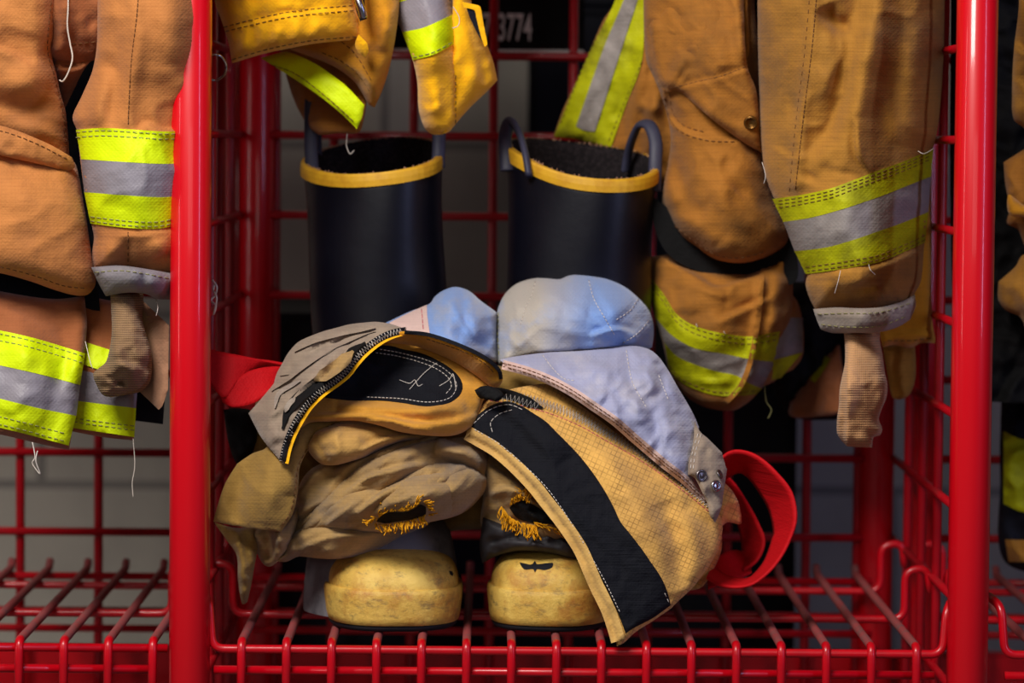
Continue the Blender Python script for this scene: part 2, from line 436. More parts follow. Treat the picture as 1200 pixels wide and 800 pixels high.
def stitches(parent, par, lines, mat, r=.00036, dash=5, gap=3, off=.0006, name='stitching', zig=0):
    geos = []
    for ln in lines:
        if zig:
            c = spline(ln, zig*.5, False); d = np.gradient(c, axis=0); n = np.stack([-d[:,1], d[:,0]], -1); n /= np.linalg.norm(n, axis=1)[:,None]+1e-9
            c = c + n*(np.where(np.arange(len(c)) % 2, 1, -1)*zig*.9)[:,None]
            geos.append(tube_geo(P(c[:,0], c[:,1], par.Y(c[:,0], c[:,1])-off), r, 4)); continue
        c = spline(ln, 1.5, False); p = P(c[:,0], c[:,1], par.Y(c[:,0], c[:,1])-off)
        k = max(2, int(dash/1.5)); g = max(1, int(gap/1.5)); i = 0
        while i+k < len(p):
            geos.append(tube_geo(p[i:i+k+1:max(1,k//2)], r, 4)); i += k+g
    if not geos: return
    v, f = merge(geos); return link_mesh(name, v, f, mat, getattr(par, 'ob', parent))
def thread(parent, pts, mat='thread_w', r=.0006, name='loose_thread'):
    return tube(name, [P(*p) for p in pts], r*.65, mat, parent, 6, 6)
def disc(par, x, y, R, mat, parent, name='snap', dome=.35, ring=False):
    """a snap or eyelet pressed into the cloth"""
    e = 4.; f = lambda a, b: PV(a, b, par.Y(np.array(a), np.array(b)))
    n = (f(x+e,y)-f(x-e,y)).cross(f(x,y-e)-f(x,y+e)).normalized()
    if n.y > 0: n = -n
    u = n.cross(Vector((0,0,1))).normalized(); w = u.cross(n); c = f(x, y)+n*.001
    prof = [(1,0),(1,.18),(.86,.32),(.74,.3),(.66,.18),(.4,.18+dome*.3),(.0001,.18+dome*.4)] if not ring else [(1,0),(1,.2),(.85,.34),(.7,.3),(.55,.1),(.5,-.3),(.0001,-.3)]
    V = []; Fc = []; S = 24
    for rr, h in prof:
        for k in range(S):
            t = 2*math.pi*k/S; V.append(c+(u*math.cos(t)+w*math.sin(t))*(R*rr)+n*(R*h))
    for i in range(len(prof)-1):
        for k in range(S): Fc.append((i*S+k, i*S+(k+1)%S, (i+1)*S+(k+1)%S, (i+1)*S+k))
    Fc.append(tuple(range(S))[::-1])
    return link_mesh(name, V, Fc, mat, getattr(par, 'ob', parent))
def box_geo(x0,x1,y0,y1,z0,z1,b=.004):
    import bmesh
    bm = bmesh.new(); bmesh.ops.create_cube(bm, size=1)
    for v in bm.verts: v.co = Vector(((x0+x1)/2+v.co.x*(x1-x0), (y0+y1)/2+v.co.y*(y1-y0), (z0+z1)/2+v.co.z*(z1-z0)))
    if b: bmesh.ops.bevel(bm, geom=bm.edges[:]+bm.verts[:], offset=b, segments=2, affect='EDGES')
    bm.verts.index_update(); V = [v.co.copy() for v in bm.verts]; Fc = [tuple(v.index for v in f.verts) for f in bm.faces]; bm.free()
    return V, Fc

from mathutils.bvhtree import BVHTree
def cast(ob, x, y):
    """point of an object's surface that is seen at a pixel, and its normal"""
    me = ob.data; t = BVHTree.FromPolygons([v.co for v in me.vertices], [tuple(p.vertices) for p in me.polygons])
    d = (PV(x, y, 0)-Vector(CAM)).normalized(); return t.ray_cast(Vector(CAM), d)[:2]
def mark(name, ob, outline, mat, parent, off=.0004):
    """a worn patch that lies on a surface"""
    c = spline(outline, 3); V = []
    cx, cy = c.mean(0); rings = [1, .66, .33]
    for r in rings:
        for p in c:
            co, n = cast(ob, cx+(p[0]-cx)*r, cy+(p[1]-cy)*r)
            if n.y > 0: n = -n
            V.append(co+n*off)
    co, n = cast(ob, cx, cy); V.append(co+(n if n.y < 0 else -n)*off); m = len(c); Fc = []
    for k in range(2):
        for i in range(m): Fc.append((k*m+i, k*m+(i+1)%m, (k+1)*m+(i+1)%m, (k+1)*m+i))
    for i in range(m): Fc.append((2*m+i, 2*m+(i+1)%m, 3*m))
    return link_mesh(name, V, Fc, mat, parent)
# ================================================================== the setting
o = link_mesh('wall_back', *box_geo(-3.2,3.2,1.25,1.4,-.62,2.4,0), 'wall', None, False); tag(o, 'pale painted block wall behind the open wire lockers', 'wall', kind='structure')
o = link_mesh('floor', *box_geo(-3.2,3.2,-4.2,1.25,-.7,-.6,0), 'floor', None, False); tag(o, 'grey concrete floor under the lockers', 'floor', kind='structure')

# black board with pale numerals on the wall behind the lockers
by = .60
a = PV(380, 57, by); b = PV(686, -90, by)
t = thing('sign_board', 'black board with pale numerals and a white lower edge behind the wire grid', 'sign', ((a.x+b.x)/2, by, a.z))
link_mesh('board', *box_geo(a.x, b.x, by, by+.02, a.z, b.z, .002), 'board', t, False)
c = PV(380, 66, by)
link_mesh('edge_strip', *box_geo(a.x, b.x, by-.012, by+.02, c.z, a.z+.0005, .001), 'white', t, False)
def lettering(txt, x, ytop, ybot, width, parent, mat):
    cu = bpy.data.curves.new('lettering', 'FONT'); cu.body = txt; cu.extrude = .0006; cu.offset = .012
    cu.space_character = 1.02; ob = bpy.data.objects.new('lettering', cu)
    p = PV(x, ybot, by-.0008); h = (PV(x, ytop, by).z-p.z)/.70
    C.objects.link(ob); cu.materials.append(M[mat]); cu.size = 1
    bpy.context.view_layer.update(); w0 = ob.dimensions.x
    ww = (PV(x+width, ybot, by)-p).length
    dg = bpy.context.evaluated_depsgraph_get(); me = bpy.data.meshes.new_from_object(ob.evaluated_get(dg))
    bpy.data.objects.remove(ob)
    me.transform(Matrix.Translation(p) @ Matrix.Rotation(math.pi/2, 4, 'X') @ Matrix.Diagonal((ww/w0, h, 1, 1)))
    o = bpy.data.objects.new('lettering', me); C.objects.link(o)
    o.parent = parent; o.matrix_parent_inverse = Matrix.Translation(-parent.location)
lettering('3774', 583, 15.5, 47, 39, t, 'letter')
lettering('7', 565, 15, 46.5, 9.5, t, 'letter')

# dark gear behind the lockers
def case(name, label, cat, px0, px1, py0, py1, Y, depth, lid=True):
    a = PV(px0, py1, Y); b = PV(px1, py0, Y)
    t = thing(name, label, cat, ((a.x+b.x)/2, Y+depth/2, a.z))
    zl = b.z-(b.z-a.z)*.12
    link_mesh('body', *box_geo(a.x, b.x, Y, Y+depth, a.z, zl-.003, .008), 'case', t, False)
    link_mesh('lid', *box_geo(a.x-.004, b.x+.004, Y-.004, Y+depth+.004, zl, b.z, .01), 'case', t, False)
    return t
case('equipment_case', 'low black equipment case standing behind the lockers', 'case', 262, 936, 372, 1010, .66, .4)
case('tall_cabinet', 'tall black cabinet behind the boots and the wire grid', 'cabinet', 612, 905, -120, 1000, 1.08, .16)

# ================================================================== red wire lockers
HB = .318; PR = .0166
rack = thing('wire_locker_rack', 'red tubular steel rack with wire grid sides dividing open gear lockers', 'locker', (0, .24, -.6))
def post(x, y): 
    v, f = tube_geo([(x,y,-.6),(x,y,1.15)], PR, 48); return link_mesh('post', v, f, 'red', rack)
post(-HB, 0); post(HB, 0)
for x, y in ((-.299,.515),(.299,.515),(-.342,.515),(.343,.515),(-.3205,.54)): post(x, y)
zs = [.0285+.0765*k for k in range(-6, 12)]
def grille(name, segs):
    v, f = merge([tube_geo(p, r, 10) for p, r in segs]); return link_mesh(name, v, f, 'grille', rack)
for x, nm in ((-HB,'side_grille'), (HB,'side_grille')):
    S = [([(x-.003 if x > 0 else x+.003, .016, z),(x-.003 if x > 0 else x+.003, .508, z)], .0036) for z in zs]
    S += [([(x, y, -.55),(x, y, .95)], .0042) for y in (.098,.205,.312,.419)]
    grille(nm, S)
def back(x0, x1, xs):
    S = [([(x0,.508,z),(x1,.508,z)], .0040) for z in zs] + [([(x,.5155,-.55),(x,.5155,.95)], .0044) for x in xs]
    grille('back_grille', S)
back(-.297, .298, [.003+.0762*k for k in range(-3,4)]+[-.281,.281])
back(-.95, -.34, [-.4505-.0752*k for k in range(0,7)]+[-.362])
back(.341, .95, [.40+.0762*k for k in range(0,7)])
v, f = box_geo(-.95,.95,.0,.52,.79,.805,.004); link_mesh('added_shade_panel', v, f, 'red', rack, False)  # unseen panel added overhead to keep lamp light off the locker's back
v, f = box_geo(-.95,.95,.545,.57,-.2,-.088,.004); link_mesh('base_beam', v, f, 'red', rack, False)

def shelf(label, x0, x1, wires, plain_end=False):
    t = thing('wire_shelf', label, 'shelf', ((x0+x1)/2, .24, -.05), 'red wire shelves of the lockers')
    r = .0036
    for i, x in enumerate(wires):
        p = fillet([(x,.488,.003),(x,.480,-.0036),(x,.0,-.0036),(x,-.002,-.0655)], .007, 5)
        v, f = tube_geo(p, .0037, 10)
        w = link_mesh('deck_wire', v, f, 'dusty' if False else 'redwire', t)
        w.data.materials.append(M['dusty'])
        for q in w.data.polygons:
            if q.center.y > .008: q.material_index = 1
    def rail(name, y, z, hk):
        p = [(x0,y,z),(x1,y,z)]
        if hk:
            a = [(x1,y,z),(x1,y,z+.043),(x1+.02,y,z+.046),(x1+.022,y,z+.024)]
            b = [(x0-.022,y,z+.024),(x0-.02,y,z+.046),(x0,y,z+.043),(x0,y,z)]
            p = b+a
        v, f = tube_geo(fillet(p, .012, 6), r, 10); return link_mesh(name, v, f, 'redwire', t)
    rt = [(x1+.016,.003,-.0095)] if plain_end else [(x1+.006,.003,-.0095),(x1+.009,.006,.024),(x1+.013,.012,.032)]
    p = fillet([(x0-.012,.022,.036),(x0-.004,.004,.03),(x0-.001,.003,-.0095)]+rt, .01, 6)
    v, f = tube_geo(p, r, 10); link_mesh('front_rail', v, f, 'redwire', t)
    rail('lower_rail', .0075, -.0275, False)
    rail('cross_rail', .215, -.0100, True); rail('cross_rail', .405, -.0100, True); rail('back_rail', .474, -.0100, False)
    rail('lower_rail', .474, -.06, False)
    return t
wx = [float(P(283+52.75*k, 752, 0)[0]) for k in range(16)]
shelf('red wire shelf under the yellow toed boots in the middle locker', -.2985, .292, wx)
wl = [float(P(179-52.2*k, 748, 0)[0]) for k in range(-0, 9)]
shelf('red wire shelf of the empty lower locker left of the boots', -.85, -.352, wl, True)
wr = [.375+.0365*k for k in range(8)]
shelf('red wire shelf seen at the edge right of the right post', .350, .65, wr)

# small metal ring and a knot of pale cord on the side grid by the left post
rp = [PV(250+13*math.cos(a)+2, 79+15*math.sin(a), .07+.01*math.sin(a)) for a in np.linspace(0, 2*math.pi, 40)]
o = tube('key_ring', rp, .0011, 'steel', None, 8); tag(o, 'thin metal ring hanging on the side grid beside the left post', 'ring')
o = tube('cord_knot', [PV(*p) for p in [(249,328,.05),(254,336,.045),(252,346,.05),(247,352,.05),(253,358,.045),(250,368,.05),(254,350,.04),(250,340,.05),(252,332,.05)]], .0009, 'thread_w', None, 6, 6)
tag(o, 'knot of pale cord tied to the side grid beside the left post', 'cord')
# ================================================================== coat at the left, hanging in the next locker
LC = thing('turnout_coat', 'tan firefighter coat hanging left of the left red post, lime banded sleeve toward the post', 'coat', PV(80, -20, .1))
NV = -285
# lining seen in the gap under the body
s = Sheet([(-90,290,1),(112,300,1),(118,372,1),(-90,372,1)], .075, back=.004); cloth('lining', s, 'navy', LC)
s = Sheet([(-90,NV,1),(210,NV,1),(205,100),(196,250),(160,330),(110,420),(-90,420,1)], .16, back=.006, wr=(.006,50,1,.3), seed=2); cloth('coat_back', s, 'black_cloth', LC)  # black sheet added so the gap beside the sleeve stays dark
# lower skirt with trim
sk = Sheet([(-90,322,1),(0,341),(60,350),(99,347,1),(102,380),(99,412),(92,450),(87,490),(81,527,1),(56,522),(0,509),(-90,492,1)],
    [(-90,330,.03),(99,347,.05),(-90,500,.005),(81,527,.02),(30,430,.005),(60,360,.04)], rnd=(14,.012), pillow=(.02,30),
    folds=[ridge([(20,360),(30,430),(24,510)],.006,22), ridge([(70,360),(72,420),(66,515)],-.004,14)], wr=(.003,40,1,.3), seed=3)
cloth('skirt_front', sk, 'tan_in', LC)
b1 = [(-90,370),(0,387),(40,396),(100,414)]; b2 = [(-90,410),(0,428),(45,438),(94,451)]; b3 = [(-90,446),(0,467),(45,478),(89.5,487)]; b4 = [(-90,480),(0,501),(40,511),(80.5,522)]
t1 = band(sk, b1, b2); cloth('lime_trim', t1, 'lime', LC); t2 = band(sk, b2, b3, .0012); cloth('silver_tape', t2, 'silver', LC); t3 = band(sk, b3, b4); cloth('lime_trim', t3, 'lime', LC)
sh = lambda l, d: [(x, y+d) for x, y in l]
stitches(LC, t1, [sh(b1,4), sh(b1,12)], 'thread_g'); stitches(LC, t3, [sh(b4,-4), sh(b4,-13)], 'thread_g')
# back skirt
bs = Sheet([(92,345,1),(129,352),(166,358,1),(164,410),(161,456),(157,516,1),(120,512),(83,505,1)], [(92,345,.08),(166,358,.09),(83,505,.06),(157,516,.06),(120,430,.055)], rnd=(10,.008), pillow=(.015,25), wr=(.003,35,1,1), seed=5)
cloth('skirt_back', bs, 'tan_in', LC)
cloth('lime_trim', band(bs, [(95,399),(130,410)], [(92,425),(128,437)]), 'lime', LC)
cloth('silver_tape', band(bs, [(90,432),(162,450)], [(86,469),(159,478)]), 'silver', LC)
q = band(bs, [(86,469),(159.5,478)], [(84,501),(157.5,512)]); cloth('lime_trim', q, 'lime', LC); stitches(LC, q, [[(86,494),(157,504)],[(86,490),(157,499)]], 'thread_g')
s = Sheet([(150,430,1),(194,455,1),(191,497,1),(152,492,1)], .10, back=.004); cloth('lining', s, 'navy', LC)
# suede patch beside the wristlet
s = Sheet([(165,350,1),(182,366),(198,381,1),(197,456,1),(190,476),(186,480,1),(166,461),(160,455,1)], [(165,355,.04),(198,381,.02),(187,479,.02),(163,456,.045)], rnd=(6,.004), back=.004, wr=(.002,30,1,0)); cloth('suede_patch', s, 'leather', LC)
# inner fold at the top between body and sleeve
s = Sheet([(50,NV,1),(128,NV,1),(126,0),(120,68,1),(104,74),(84,110),(74,128),(64,76),(50,50,1)], [(50,NV,.06),(126,NV,.07),(60,70,.045),(115,70,.05),(80,110,.09)], rnd=(12,.012), pillow=(.02,25),
    folds=[crease([(62,73),(85,79),(112,70)],.008,16,False), ridge([(72,-40),(76,20),(66,70)],.006,9)], wr=(.004,30,1,.5), seed=9)
cloth('front_facing', s, 'tan_in', LC)
stitches(LC, s, [[(84,52),(113,49)]], 'thread_d')
thread(LC, [(79,-80,.01),(80,0,.01),(79,30,.012),(82,50,.014),(85,68,.014),(80,85,.016),(74,95,.02),(70,94,.03)], 'thread_w', .0011, 'drawcord')
# body
bd = Sheet([(-90,NV,1),(66,NV,1),(67,0),(61,64),(66,86),(71,110),(77,131),(82,190,1),(40,178),(-90,150,1)], [(-90,NV,.03),(66,NV,.04),(-90,150,.015),(82,184,.04),(20,60,.0),(40,-80,.01)], rnd=(34,.03), pillow=(.05,40),
    folds=[ridge([(-20,86),(20,100),(55,82)],.008,22), ridge([(-10,120),(30,128),(70,118)],-.005,16), ridge([(30,-60),(36,0),(56,60)],.006,18), crease([(-60,40),(10,60),(40,80)],.004,18)], wr=(.004,55,1.4,.3), seed=11)
cloth('front_panel', bd, 'tan', LC)
stitches(LC, bd, [[(60,2),(56,60),(64,90),(74,132),(79,176)]], 'thread_d')
# bellows pocket and its flap
pk = Sheet([(-90,150,1),(0,166),(45,176),(85,188),(92,204),(97,232),(102,262),(107,296),(111,318),(112,333),(103,345),(88,346),(62,339),(37,330),(0,320),(-90,306,1)],
    [(-90,160,.02),(85,190,.035),(-90,306,.0),(100,335,.01),(30,250,-.02),(80,260,-.005)], rnd=(26,.03), pillow=(.045,40),
    folds=[crease([(-90,160),(0,181),(45,189),(79,196)],.006,20,False), ridge([(-30,205),(40,222),(86,240)],.004,24), ridge([(0,322),(40,331),(90,345)],-.0025,8)], wr=(.003,50,1.6,.25), seed=13)
cloth('pocket', pk, 'tan', LC)
stitches(LC, pk, [[(-60,305),(0,313),(40,323),(75,335),(100,338)]], 'thread_d')
fl = Sheet([(-90,132,1),(0,147),(20,153),(40,161),(62,171),(84,184,1),(88,196),(79,200),(45,192),(0,182),(-90,162,1)], [(-90,140,-.012),(84,190,.018),(-90,162,-.014),(40,175,-.008)], rnd=(7,.006), back=.006, wr=(.002,22,1,.3), seed=15)
cloth('pocket_flap', fl, 'tan', LC)
stitches(LC, fl, [[(-60,143),(0,153),(40,167),(80,187)]], 'thread_d')
# sleeve
sl = Sheet([(114,NV,1),(242,NV,1),(242,0),(240,50),(238,94),(233,125),(229,150,1),(225,190),(221,229),(217,262,1),(220,280),(218,297),(210,324,1),(170,320),(140,317),(110,318,1),(108,297),(110,278),(107,262,1),(99,225),(90,152,1),(85,137),(96,112),(109,80),(114,40)],
    [(114,NV,.0),(242,NV,.01),(90,150,-.01),(229,150,-.005),(110,316,-.005),(212,320,-.005),(165,60,-.035),(160,200,-.03)], rnd=(58,.045), pillow=(.05,55),
    folds=[crease([(160,155),(172,145),(190,152),(214,150)],.006,12), ridge([(155,-40),(160,60),(146,150)],.0035,10), ridge([(188,-80),(200,20),(212,120)],.007,24), ridge([(126,80),(118,120),(112,150)],.006,13),ridge([(140,20),(134,90),(128,150)],-.004,12),
           crease([(110,270),(150,274),(216,268)],.003,8), ridge([(148,276),(150,300),(150,318)],-.003,7), ridge([(185,280),(190,300)],.004,12), ridge([(125,280),(128,312)],.004,10)], wr=(.003,46,1.5,1.3), seed=17)
cloth('sleeve', sl, 'tan', LC)
stitches(LC, sl, [[(163,-20),(160,20),(154,70),(151,120),(150,150)]], 'thread_d', gap=2); stitches(LC, sl, [[(150,272),(150,316)]], 'thread_d')
e1 = [(89,152),(120,150),(160,152),(195,154),(229.5,152)]; e2 = [(95,186.5),(150,190),(190,192),(226,191)]; e3 = [(98.5,225),(150,229),(190,231),(221.5,228)]; e4 = [(106,262),(150,267),(185,268),(218,261)]
u1 = band(sl, e1, e2, wr=(.0012,40,1,1.5)); cloth('lime_trim', u1, 'lime', LC); u2 = band(sl, e2, e3, .0012); cloth('silver_tape', u2, 'silver', LC); u3 = band(sl, e3, e4, wr=(.0012,40,1,1.5)); cloth('lime_trim', u3, 'lime', LC)
stitches(LC, u1, [sh(e1,3), sh(e1,9)], 'thread_g'); stitches(LC, u3, [sh(e4,-3), sh(e4,-8)], 'thread_g')
cf = Sheet([(107,313,1),(140,311),(172,315),(211,322,1),(207,334),(199,351,1),(185,350),(169,344),(147,343),(124,347,1),(115,331)], [(107,313,.0),(211,322,.0),(124,347,.005),(199,351,.005),(160,325,-.034)], rnd=(20,.018), pillow=(.03,35), folds=[ridge([(170,316),(168,344)],-.003,6)], wr=(.0025,26,1,0), seed=19)
cloth('cuff', cf, 'cuffgrey', LC); stitches(LC, cf, [[(111,319),(142,317),(172,321),(208,328)]], 'thread_g')
kn = Sheet([(129,338,1),(168,338,1),(168,356),(167,374),(172,394),(177,412),(178,430),(176,446),(166,458),(150,462),(131,465),(121,463),(115,455),(109,438),(116,431),(124,424),(129,405),(131,385),(130,360)],
    [(129,338,.02),(168,338,.02),(110,440,-.005),(176,446,.0),(145,400,-.01),(130,462,.005)], rnd=(18,.022), pillow=(.02,25), folds=[crease([(120,428),(140,424),(168,432)],.006,12), ridge([(135,400),(142,425),(160,440)],.006,9), ridge([(140,445),(142,452)],-.006,5)], wr=(.003,18,1,0), seed=21, step=3)
cloth('wristlet', kn, 'knit', LC)
thread(LC, [(38,518,.004),(41,535,.002),(38,543,.003),(47,555,.003),(42,540,.0),(44,528,.002)], 'thread_w', .0007); thread(LC, [(156,514,.05),(158,545,.05),(155,565,.05),(156,582,.05)], 'thread_w', .0005)
thread(LC, [(183,350,.02),(185,360,.0),(183,370,.0)], 'thread_w', .0005); thread(LC, [(100,400,.02),(106,425,.01),(109,432,.01)], 'thread_w', .0005)

# ================================================================== golden coat above the left boot
YC = thing('turnout_coat', 'golden yellow firefighter coat hanging above the left boot', 'coat', PV(420, -20, .2))
un = Sheet([(322,30,1),(372,30),(425,60),(430,110),(424,150),(418,156),(395,156),(372,157),(352,133),(338,98)], [(322,30,.24),(425,60,.215),(420,100,.2),(395,156,.2),(345,125,.26)], pillow=(.03,30), rnd=(14,.012), wr=(.004,35,1,.6), seed=31)
cloth('tail_lining', un, 'worn2', YC)
tl = Sheet([(335,NV,1),(470,NV,1),(468,0),(464,40),(457,77),(448,106),(439,126,1),(432,122),(417,98),(398,82),(378,72),(340,58,1)], [(335,NV,.16),(470,NV,.18),(430,40,.13),(340,58,.19),(437,126,.16)], rnd=(20,.02), pillow=(.04,35),
    folds=[crease([(445,120),(425,92),(398,76),(360,60)],.005,10,False), ridge([(415,30),(438,70),(440,115)],.004,14), ridge([(455,10),(450,60)],.006,10)], wr=(.004,40,1.3,.8), seed=33)
cloth('coat_tail', tl, 'ochre_in', YC); stitches(YC, tl, [[(378,62),(400,72),(420,88),(436,112)],[(388,40),(415,62),(436,96)]], 'thread_d')
lt = Sheet([(306,68,1),(335,61),(352,66),(372,76),(388,87),(404,99),(416,111),(427,123,1),(424,138),(418,151,1),(408,141),(397,131),(380,117),(362,104),(336,87)], [(306,68,.2),(340,62,.19),(427,123,.15),(418,151,.155),(370,95,.16)], back=.005, rnd=(5,.004), wr=(.0015,30,1,.6), seed=35)
cloth('lime_trim', lt, 'lime', YC)
stitches(YC, lt, [[(318,76),(345,86),(372,105),(400,129),(417,145)]], 'thread_d', dash=6, gap=2)
hm = Sheet([(250,NV,1),(428,NV,1),(416,0),(418,13),(423,30),(424,47,1),(400,48),(363,52),(338,57),(313,62),(292,68),(272,74,1),(267,47),(259,23),(252,0)],
    [(250,NV,.14),(428,NV,.14),(272,74,.14),(424,47,.12),(340,10,.10),(345,50,.105)], rnd=(24,.022), pillow=(.05,40),
    folds=[crease([(264,36),(300,25),(345,16),(416,10)],.0025,8,False), ridge([(290,34),(286,66)],.003,6), ridge([(306,30),(306,60)],.003,6),ridge([(326,27),(324,56)],.003,7),ridge([(348,24),(346,52)],.003,7),ridge([(372,20),(370,50)],.0025,8),ridge([(276,-60),(290,26)],.004,10),ridge([(310,-60),(318,20)],.004,12),ridge([(350,-70),(352,14)],.004,14)], wr=(.0022,24,1,1.4), seed=37)
cloth('front_hem', hm, 'ochre', YC)
stitches(YC, hm, [[(272,70),(313,58),(363,48),(422,43)],[(262,32),(300,22),(345,13),(416,6)],[(264,37),(300,28),(345,19),(416,12)]], 'thread_d')
# zip at the front edge
z = Sheet([(414,-60,1),(424,-60,1),(428,10),(430,22,1),(422,25,1),(417,10)], .098, back=.006); cloth('zip_tape', z, 'black_cloth', YC)
tube('zip_pull', [PV(418,-6,.09),PV(421,4,.088),PV(424,12,.088),PV(426,20,.09)], .0035, 'steel', YC, 8, 4)
z = Sheet([(420,40,1),(430,50,1),(432,60),(428,67,1),(420,62,1),(416,52)], [(420,40,.10),(432,60,.105),(420,62,.11)], back=.006, rnd=(3,.003)); cloth('zip_end', z, 'ochre', YC)
# sleeve and its gusset
gs = Sheet([(534,NV,1),(560,NV,1),(552,0),(560,22),(570,50),(578,72),(583,94,1),(570,108),(555,122),(541,137),(527,153),(518,158,1),(524,90),(530,30)], [(534,NV,.15),(552,0,.15),(583,94,.17),(518,158,.14),(535,60,.135)], rnd=(16,.012), pillow=(.03,25),
    folds=[ridge([(545,30),(556,80),(545,125)],.004,10), ridge([(560,60),(568,98)],-.003,6)], wr=(.0025,28,1.3,1.2), seed=41)
cloth('sleeve_gusset', gs, 'ochre', YC)
s = Sheet([(544,2,1),(556,10),(566,30),(571,52,1),(566,50),(552,24)], .132, back=.003); cloth('tab_lining', s, 'navy', YC)
s = Sheet([(541,2,1),(560,6,1),(563,8),(567,30),(571,52),(568,55,1),(564,44),(558,20),(556,12),(544,9,1)], .128, back=.004, rnd=(3,.002)); cloth('sleeve_tab', s, 'ochre', YC)
ys = Sheet([(440,NV,1),(545,NV,1),(528,0),(531,25),(534,50),(536,100),(535,140,1),(527,154),(510,158),(499,152),(492,135),(490,122),(489,97),(484,72),(472,38),(458,6)], [(440,NV,.13),(545,NV,.12),(475,40,.13),(534,60,.125),(492,130,.135),(530,150,.13),(505,60,.105)], rnd=(30,.028), pillow=(.04,32),
    folds=[ridge([(500,95),(508,120),(506,150)],.004,10), crease([(494,118),(504,126),(514,118)],.004,8), ridge([(520,80),(524,120),(518,150)],-.003,9)], wr=(.0025,30,1.3,1.2), seed=43)
cloth('sleeve', ys, 'ochre', YC)
stitches(YC, ys, [[(533,50),(534,100),(534,145)]], 'thread_d')
f1=[(454,-4),(478,-14),(527,-36)]; f2=[(458,6),(485,-3),(529,-18)]; f3=[(471,37.5),(497,32),(532,16)]; f4=[(484,70.5),(508,64),(535,50)]
cloth('lime_trim', band(ys, f1, f2), 'lime', YC); cloth('silver_tape', band(ys, f2, f3, .0012), 'silver', YC); q = band(ys, f3, f4); cloth('lime_trim', q, 'lime', YC)
stitches(YC, q, [sh(f4,-3)], 'thread_g')
thread(YC, [(531,8,.1),(538,20,.1),(537,30,.1),(530,33,.1)], 'thread_w', .0006)
thread(YC, [(407,156,.2),(406,170,.2),(410,180,.2),(415,176,.2)], 'thread_w', .0006)
# ================================================================== worn coat at the right
RC = thing('turnout_coat', 'worn tan firefighter coat hanging inside the middle locker beside the right red post', 'coat', PV(900, -20, .2))
# back panel spread at the left, with slanting trim
bp = Sheet([(735,NV,1),(800,NV,1),(800,0),(802,110),(800,200),(775,215),(745,205),(716,180),(700,171),(676,163),(649,159,1),(660,128),(676,94),(692,58),(708,22),(722,0)],
    [(735,NV,.32),(800,NV,.29),(650,160,.36),(716,170,.34),(760,100,.30),(800,200,.30)], rnd=(10,.008), pillow=(.02,25), folds=[ridge([(758,40),(748,110),(736,175)],.008,10), ridge([(775,80),(765,130),(762,190)],.010,11), ridge([(748,120),(760,128),(775,122)],.005,6)], wr=(.003,26,1.4,1.8), seed=51)
cloth('back_panel', bp, 'worn2', RC)
g1=[(738,-60),(721,0),(690,62),(649,160)]; g2=[(752,-60),(731,0),(708,55),(675,148)]; g3=[(766,-60),(747,0),(728,58),(697,154)]; g4=[(776,-60),(757,0),(752,72),(733,124),(716,172)]
s = Sheet(np.array(list(spline(g1,4,False))+list(spline([(649,160),(680,164),(716,172)],4,False))[1:-1]+list(spline(g4,4,False)[::-1])), bp, 4, back=.003, off=.0016, raw=True, wr=(.001,30,1,0)); cloth('lime_trim', s, 'lime_dirty', RC)
q = Sheet(np.array(list(spline(g2,4,False))+list(spline([(675,148),(686,153),(697,154)],4,False))[1:-1]+list(spline(g3,4,False)[::-1])), s, 4, back=.002, off=.0012, raw=True); cloth('silver_tape', q, 'silver_dirty', RC)
stitches(RC, s, [[(752,72),(730,124),(712,168)],[(716,10),(686,72),(655,150)]], 'thread_d')
# dark lining between the two front layers
s = Sheet([(762,228,1),(790,250),(820,285),(930,270,1),(932,330),(880,330),(820,318),(785,300),(768,270)], .235, back=.004); cloth('lining', s, 'black_cloth', RC)
s = Sheet([(868,-60,1),(905,-60,1),(905,240,1),(880,190)], .23, back=.004); cloth('lining', s, 'black_cloth', RC)
# lower layer with trim
lo = Sheet([(757,300,1),(768,300),(785,298,1),(815,312),(850,318),(890,312),(926,286,1),(929,330),(928,365),(920,392),(912,420),(904,448),(894,453),(882,467),(870,476),(858,481),(834,479),(818,473),(803,463),(792,450),(785,438),(776,400),(764,360)],
    [(757,305,.26),(926,290,.24),(790,445,.24),(858,478,.22),(905,440,.24),(840,380,.185),(850,320,.215)], rnd=(30,.03), pillow=(.05,40),
    folds=[crease([(785,305),(815,322),(840,335),(868,328),(890,318)],.010,12,False), ridge([(795,320),(820,345),(850,350)],.006,14), crease([(838,375),(870,362),(905,345)],.007,10), ridge([(893,330),(888,380),(878,440),(858,470)],.006,6,False), ridge([(915,320),(905,380),(895,430)],.006,10), ridge([(800,340),(812,370)],.005,12)], wr=(.004,30,1.5,.3), seed=53, step=3.5)
cloth('lower_front', lo, 'worn2', RC)
h1=[(760,322),(778,345),(793,368),(815,382),(850,391),(880,394),(914,388)]; h2=[(768,372),(785,391),(803,403),(818,409),(850,415),(880,421),(908,424)]; h3=[(779,402),(793,417),(817,428),(840,435),(863,440),(880,450),(893,455)]; h4=[(784,432),(797,447),(815,456),(838,463),(860,464),(886,462)]
q = band(lo, h1, h2, wr=(.001,24,1,0)); cloth('lime_trim', q, 'lime_dirty', RC); cloth('silver_tape', band(lo, h2, h3, .0012), 'silver_dirty', RC); q2 = band(lo, h3, h4, wr=(.001,24,1,0)); cloth('lime_trim', q2, 'lime_dirty', RC)
stitches(RC, q, [sh(h1,3), sh(h1,9)], 'thread_d'); stitches(RC, q2, [sh(h4,-4)], 'thread_d')
sm = [(893,322),(889,370),(880,420),(868,452),(850,472)]
cloth('side_seam', strip(lo, sm, 6, .002), 'worn2', RC); stitches(RC, lo, [[(816,379),(818,386)],[(848,388),(853,396)]], 'thread_w', off=.004)
